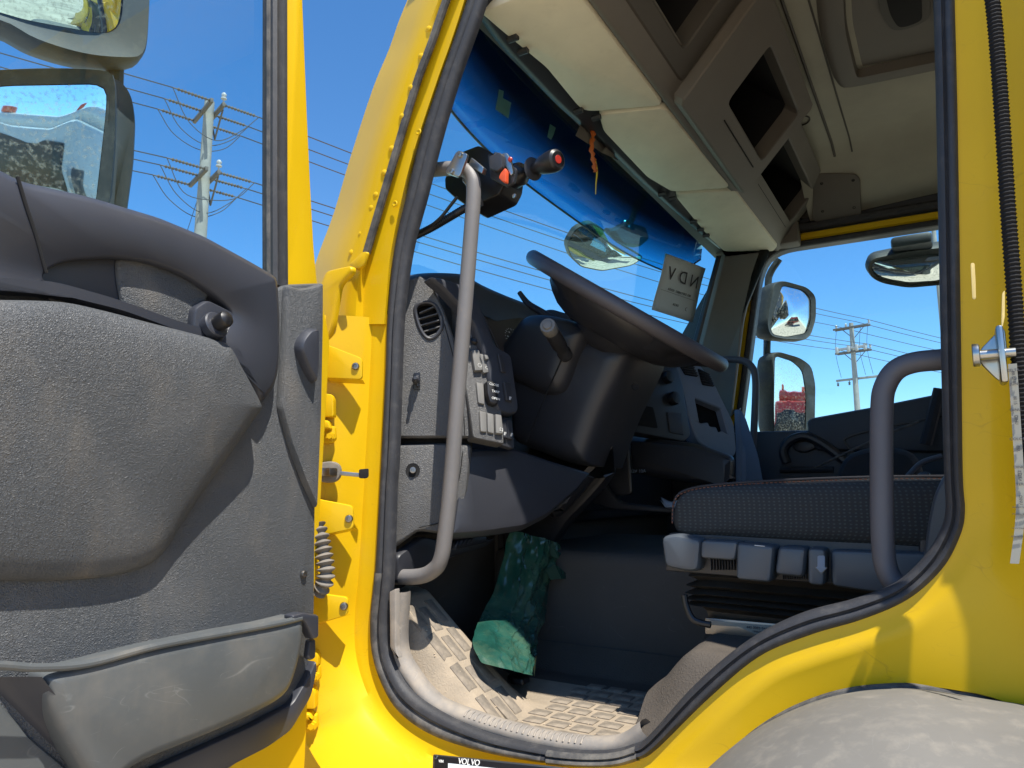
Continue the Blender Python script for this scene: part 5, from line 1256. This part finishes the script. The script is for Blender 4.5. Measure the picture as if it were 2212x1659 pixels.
for i in range(MF):
    row = []
    for j in range(NF):
        f = j / (NF - 1); p = lft[i].lerp(rgt[i], f)
        b = math.sin(math.pi * f) ** .6
        q = Vector((f * 7, i * .14, 1.3)); q2 = Vector((f * 3.2, i * .045, 1.3)); wr = .024 * max(0, .30 - abs(mnoise.noise(q2 * 1.2)) * 2.6) + .020 * max(0, .26 - abs(mnoise.noise(q2 * 2.6 + Vector((5, 1, 2)))) * 2.2) + .007 * mnoise.noise(q * 1.2) + .003 * mnoise.noise(q * 3)
        row.append(p + NX * (.045 * b + wr * (.4 + b)) - NY * (.012 * b))
    rows.append(row)
gf = sheet('plastic_wrap', rows, gn, sharp=28, sub=1)
tag(gf, 'crumpled translucent green plastic film wrapped round the tall pedal', 'plastic wrap')
fl = P([(1180, 1232), (1199, 1218), (1232, 1246), (1228, 1250), (1190, 1252)], X=-.86)
mk('torn_flap', fl + [v - NX * .002 for v in fl], [(0, 1, 2, 3, 4), (9, 8, 7, 6, 5)], gn, gf)
fl2 = P([(1190, 1180), (1212, 1196), (1205, 1208), (1190, 1200)], X=-.87)
mk('torn_flap', fl2, [(0, 1, 2, 3)], gn, gf)
fl3 = P([(1152, 1380), (1159, 1385), (1158, 1430), (1154, 1462), (1150, 1420)], X=-.87)
mk('torn_strip', fl3, [(0, 1, 2, 3, 4)], M['sticker'], gf)

# hydraulic control unit clamped on the grab bar
cu = empty('lever_control', W(1040, 400, Y=1.16)); tag(cu, 'black lever control box with red tab, clamped to the bent grab bar', 'control box')
bx_ax = (W(1120, 372, Y=1.26) - W(1010, 420, Y=1.12)).normalized()
front = P([(1069, 338), (1123, 370), (1117, 415), (1105, 437), (1080, 452)], Y=1.25)
bodyp = fillet(P([(1025, 346), (1060, 333), (1070, 338), (1123, 369), (1117, 414), (1105, 437), (1042, 466), (1005, 440), (989, 425), (988, 402)], Y=1.24), .006, 3)
pillow('housing', bodyp, -NY, .07, .006, M['black'], cu, base=-.02)
pillow('cover_plate', fillet(P([(1056, 336), (1069, 338), (1120, 368), (1113, 398), (1098, 406), (1062, 388)], Y=1.168), .004), -NY + NX * .2, .008, .003, M['switch_d'], cu)
pillow('gate_block', fillet(P([(1066, 346), (1088, 336), (1097, 342), (1096, 370), (1084, 378), (1068, 372)], Y=1.16), .004), -NY, .020, .004, M['switch_d'], cu)
pillow('gate_edge', fillet(P([(1086, 334), (1097, 332), (1106, 345), (1112, 376), (1106, 382), (1098, 366), (1088, 352)], Y=1.155), .003), -NY, .006, .002, M['steel'], cu)
lathe('pilot_lamp', W(1103, 345, Y=1.148), -NY, [(.005, 0), (.005, .003), (.003, .005)], M['red'], cu, seg=14)
pillow('release_tab', fillet(P([(1086, 378), (1096, 366), (1099, 372), (1098, 398), (1090, 396), (1082, 388)], Y=1.15), .003), -NY, .010, .003, M['orange'], cu)
for x, y in ((1071, 334), (1074, 386), (1112, 424)): screw(W(x, y, Y=1.165), -NY, .005, M['steel'], cu)
# clamp
cl = fillet(P([(989, 330), (996, 327), (1013, 335), (1012, 342), (998, 380), (992, 385), (968, 377), (966, 372)], Y=1.10), .004)
pillow('clamp_plate', cl, -NY + NX * .0, .006, .002, M['steel'], cu)
pillow('clamp_cheek', fillet(P([(1013, 336), (1040, 358), (1036, 372), (1010, 356), (1002, 384), (1014, 406), (1008, 407), (992, 386)], Y=1.115), .003), -NY, .012, .002, M['steel'], cu, base=-.02)
for x, y in ((995, 335), (977, 371)): screw(W(x, y, Y=1.094), -NY, .0065, M['steel'], cu, 'bolt')
# joystick
j0, j1 = W(1118, 378, Y=1.20), W(1206, 344, Y=1.16)
jd = (j1 - j0).normalized(); JL = (j1 - j0).length
lathe('joystick', j0, jd, [(.026, -.01), (.024, .01), (.012, .02), (.009, .03), (.0105, JL * .42), (.0125, JL * .44), (.0125, JL * .52), (.018, JL * .62), (.0215, JL * .78), (.0225, JL * .9), (.021, JL * .97), (.016, JL)], M['black'], cu, seg=24)
lathe('joystick_collar', j0, jd, [(.012, JL * .36), (.023, JL * .38), (.024, JL * .40), (.012, JL * .42)], M['switch_d'], cu, seg=24)
lathe('joystick_emblem', j0, (jd - NY * .0), [(.0085, JL - .0005), (.008, JL + .001)], M['red'], cu, seg=20)
hp = cr(P([(1040, 436), (1005, 450), (969, 471), (927, 495), (884, 515), (840, 530)], Y=1.15), 30)
hp = resample(hp, 161, False)
tube('corrugated_hose', hp, .0088, M['black'], cu, seg=12, rf=lambda t: .93 + .09 * math.cos(t * 2 * math.pi * 54))
tube('cable', cr(P([(988, 425), (970, 448), (950, 472), (920, 495), (884, 509)], Y=1.135), 8), .0035, M['black'], cu, seg=8)

# notice behind the windscreen
npl = (W(1480, 620, X=xw(2.85, .85) + .02), Vector((1, -.35, -.28)).normalized())
nc = P([(1437, 547), (1525, 580), (1494, 697), (1409, 669)], pl=npl)
nr_ = []
for i in range(9):
    f = i / 8; a = nc[0].lerp(nc[3], f); b = nc[1].lerp(nc[2], f)
    nr_.append([a.lerp(b, k / 6) + npl[1] * (.004 * math.sin(f * 5 + k * .6)) for k in range(7)])
no = sheet('paper_notice', nr_, M['paper'], solid=.0006)
tag(no, 'white paper notice with reversed letters NDV taped inside the windscreen', 'notice')
xr = (nc[0] - nc[1]).normalized(); yu = (nc[0] - nc[3]).normalized()   # lettering faces outwards, so it reads reversed from the cab
def nt_(s, u, v, size, name='lettering'):
    p = nc[0].lerp(nc[1], u).lerp(nc[3].lerp(nc[2], u), v) + npl[1] * .006
    xd = xr; yd = yu - xr * yu.dot(xr)
    text(name, s, p, xd, yd, size, M['ink'], no)
nt_('V', .22, .31, .074); nt_('D', .5, .31, .074); nt_('N', .78, .31, .074); nt_('NO  DISPONIBLE  VENTA', .5, .57, .0135); nt_('DICSA', .48, .80, .0135)
tube('printed_rule', [nc[0].lerp(nc[1], .06).lerp(nc[3].lerp(nc[2], .06), .62) + npl[1] * .006, nc[0].lerp(nc[1], .94).lerp(nc[3].lerp(nc[2], .94), .62) + npl[1] * .006], .0006, M['ink'], no, seg=4)
mc = nc[0].lerp(nc[1], .76).lerp(nc[3].lerp(nc[2], .76), .81) + npl[1] * .006
tube('printed_mark', [mc + xr * (.007 * math.cos(a)) + yu * (.007 * math.sin(a)) for a in [k * .5 - 2 for k in range(9)]], .0009, M['ink'], no, seg=4)

# folded paper tucked behind the visors, hanging tape, torn stickers on the glass
fp = P([(1262, 252), (1243, 293), (1300, 330), (1335, 346), (1342, 325), (1290, 270)], X=-.80)
fo_p = mk('folded_paper', fp + P([(1300, 330), (1325, 340), (1338, 322), (1312, 312)], X=-.79), [(0, 1, 2, 3, 4, 5), (6, 7, 8, 9)], M['shelf'])
tag(fo_p, 'folded grey paper tucked between the visors and the header', 'paper')
tb = cr([W(x, y, X=-.78) for x, y in [(1282, 262), (1281, 290), (1278, 320), (1283, 350), (1286, 372)]], 5)
tp_ = sheet('hanging_tape', [[p - RGT * (.006 + .003 * math.sin(i * 1.9)), p + RGT * (.006 + .003 * math.sin(i * 2.7 + 1))] for i, p in enumerate(tb)], M['tape'], solid=.0008)
tag(tp_, 'frayed orange and yellow tape hanging from the visor joint', 'tape')
tb2 = cr([W(x, y, X=-.78) for x, y in [(1284, 345), (1289, 370), (1287, 395), (1286, 420)]], 4)
sheet('yellow_end', [[p - RGT * .003 * (1 - i / len(tb2)), p + RGT * .004 * (1 - .6 * i / len(tb2))] for i, p in enumerate(tb2)], M['tape_y'], tp_, solid=.0008)
def onscreen(pts): return [W(x, y, X=xw(1.6, .95) + .012) for x, y in pts]
sk1 = onscreen([(1078, 193), (1088, 197), (1086, 212), (1104, 222), (1098, 256), (1070, 236)])
mk('windscreen_sticker', sk1 + [v + NX * .0006 for v in sk1], [tuple(range(6)), tuple(range(11, 5, -1))], M['label'], truck)
sk2 = onscreen([(1188, 268), (1200, 276), (1196, 290), (1190, 302), (1182, 296)])
mk('windscreen_sticker', sk2 + [v + NX * .0006 for v in sk2], [tuple(range(5)), tuple(range(9, 4, -1))], M['label'], truck)
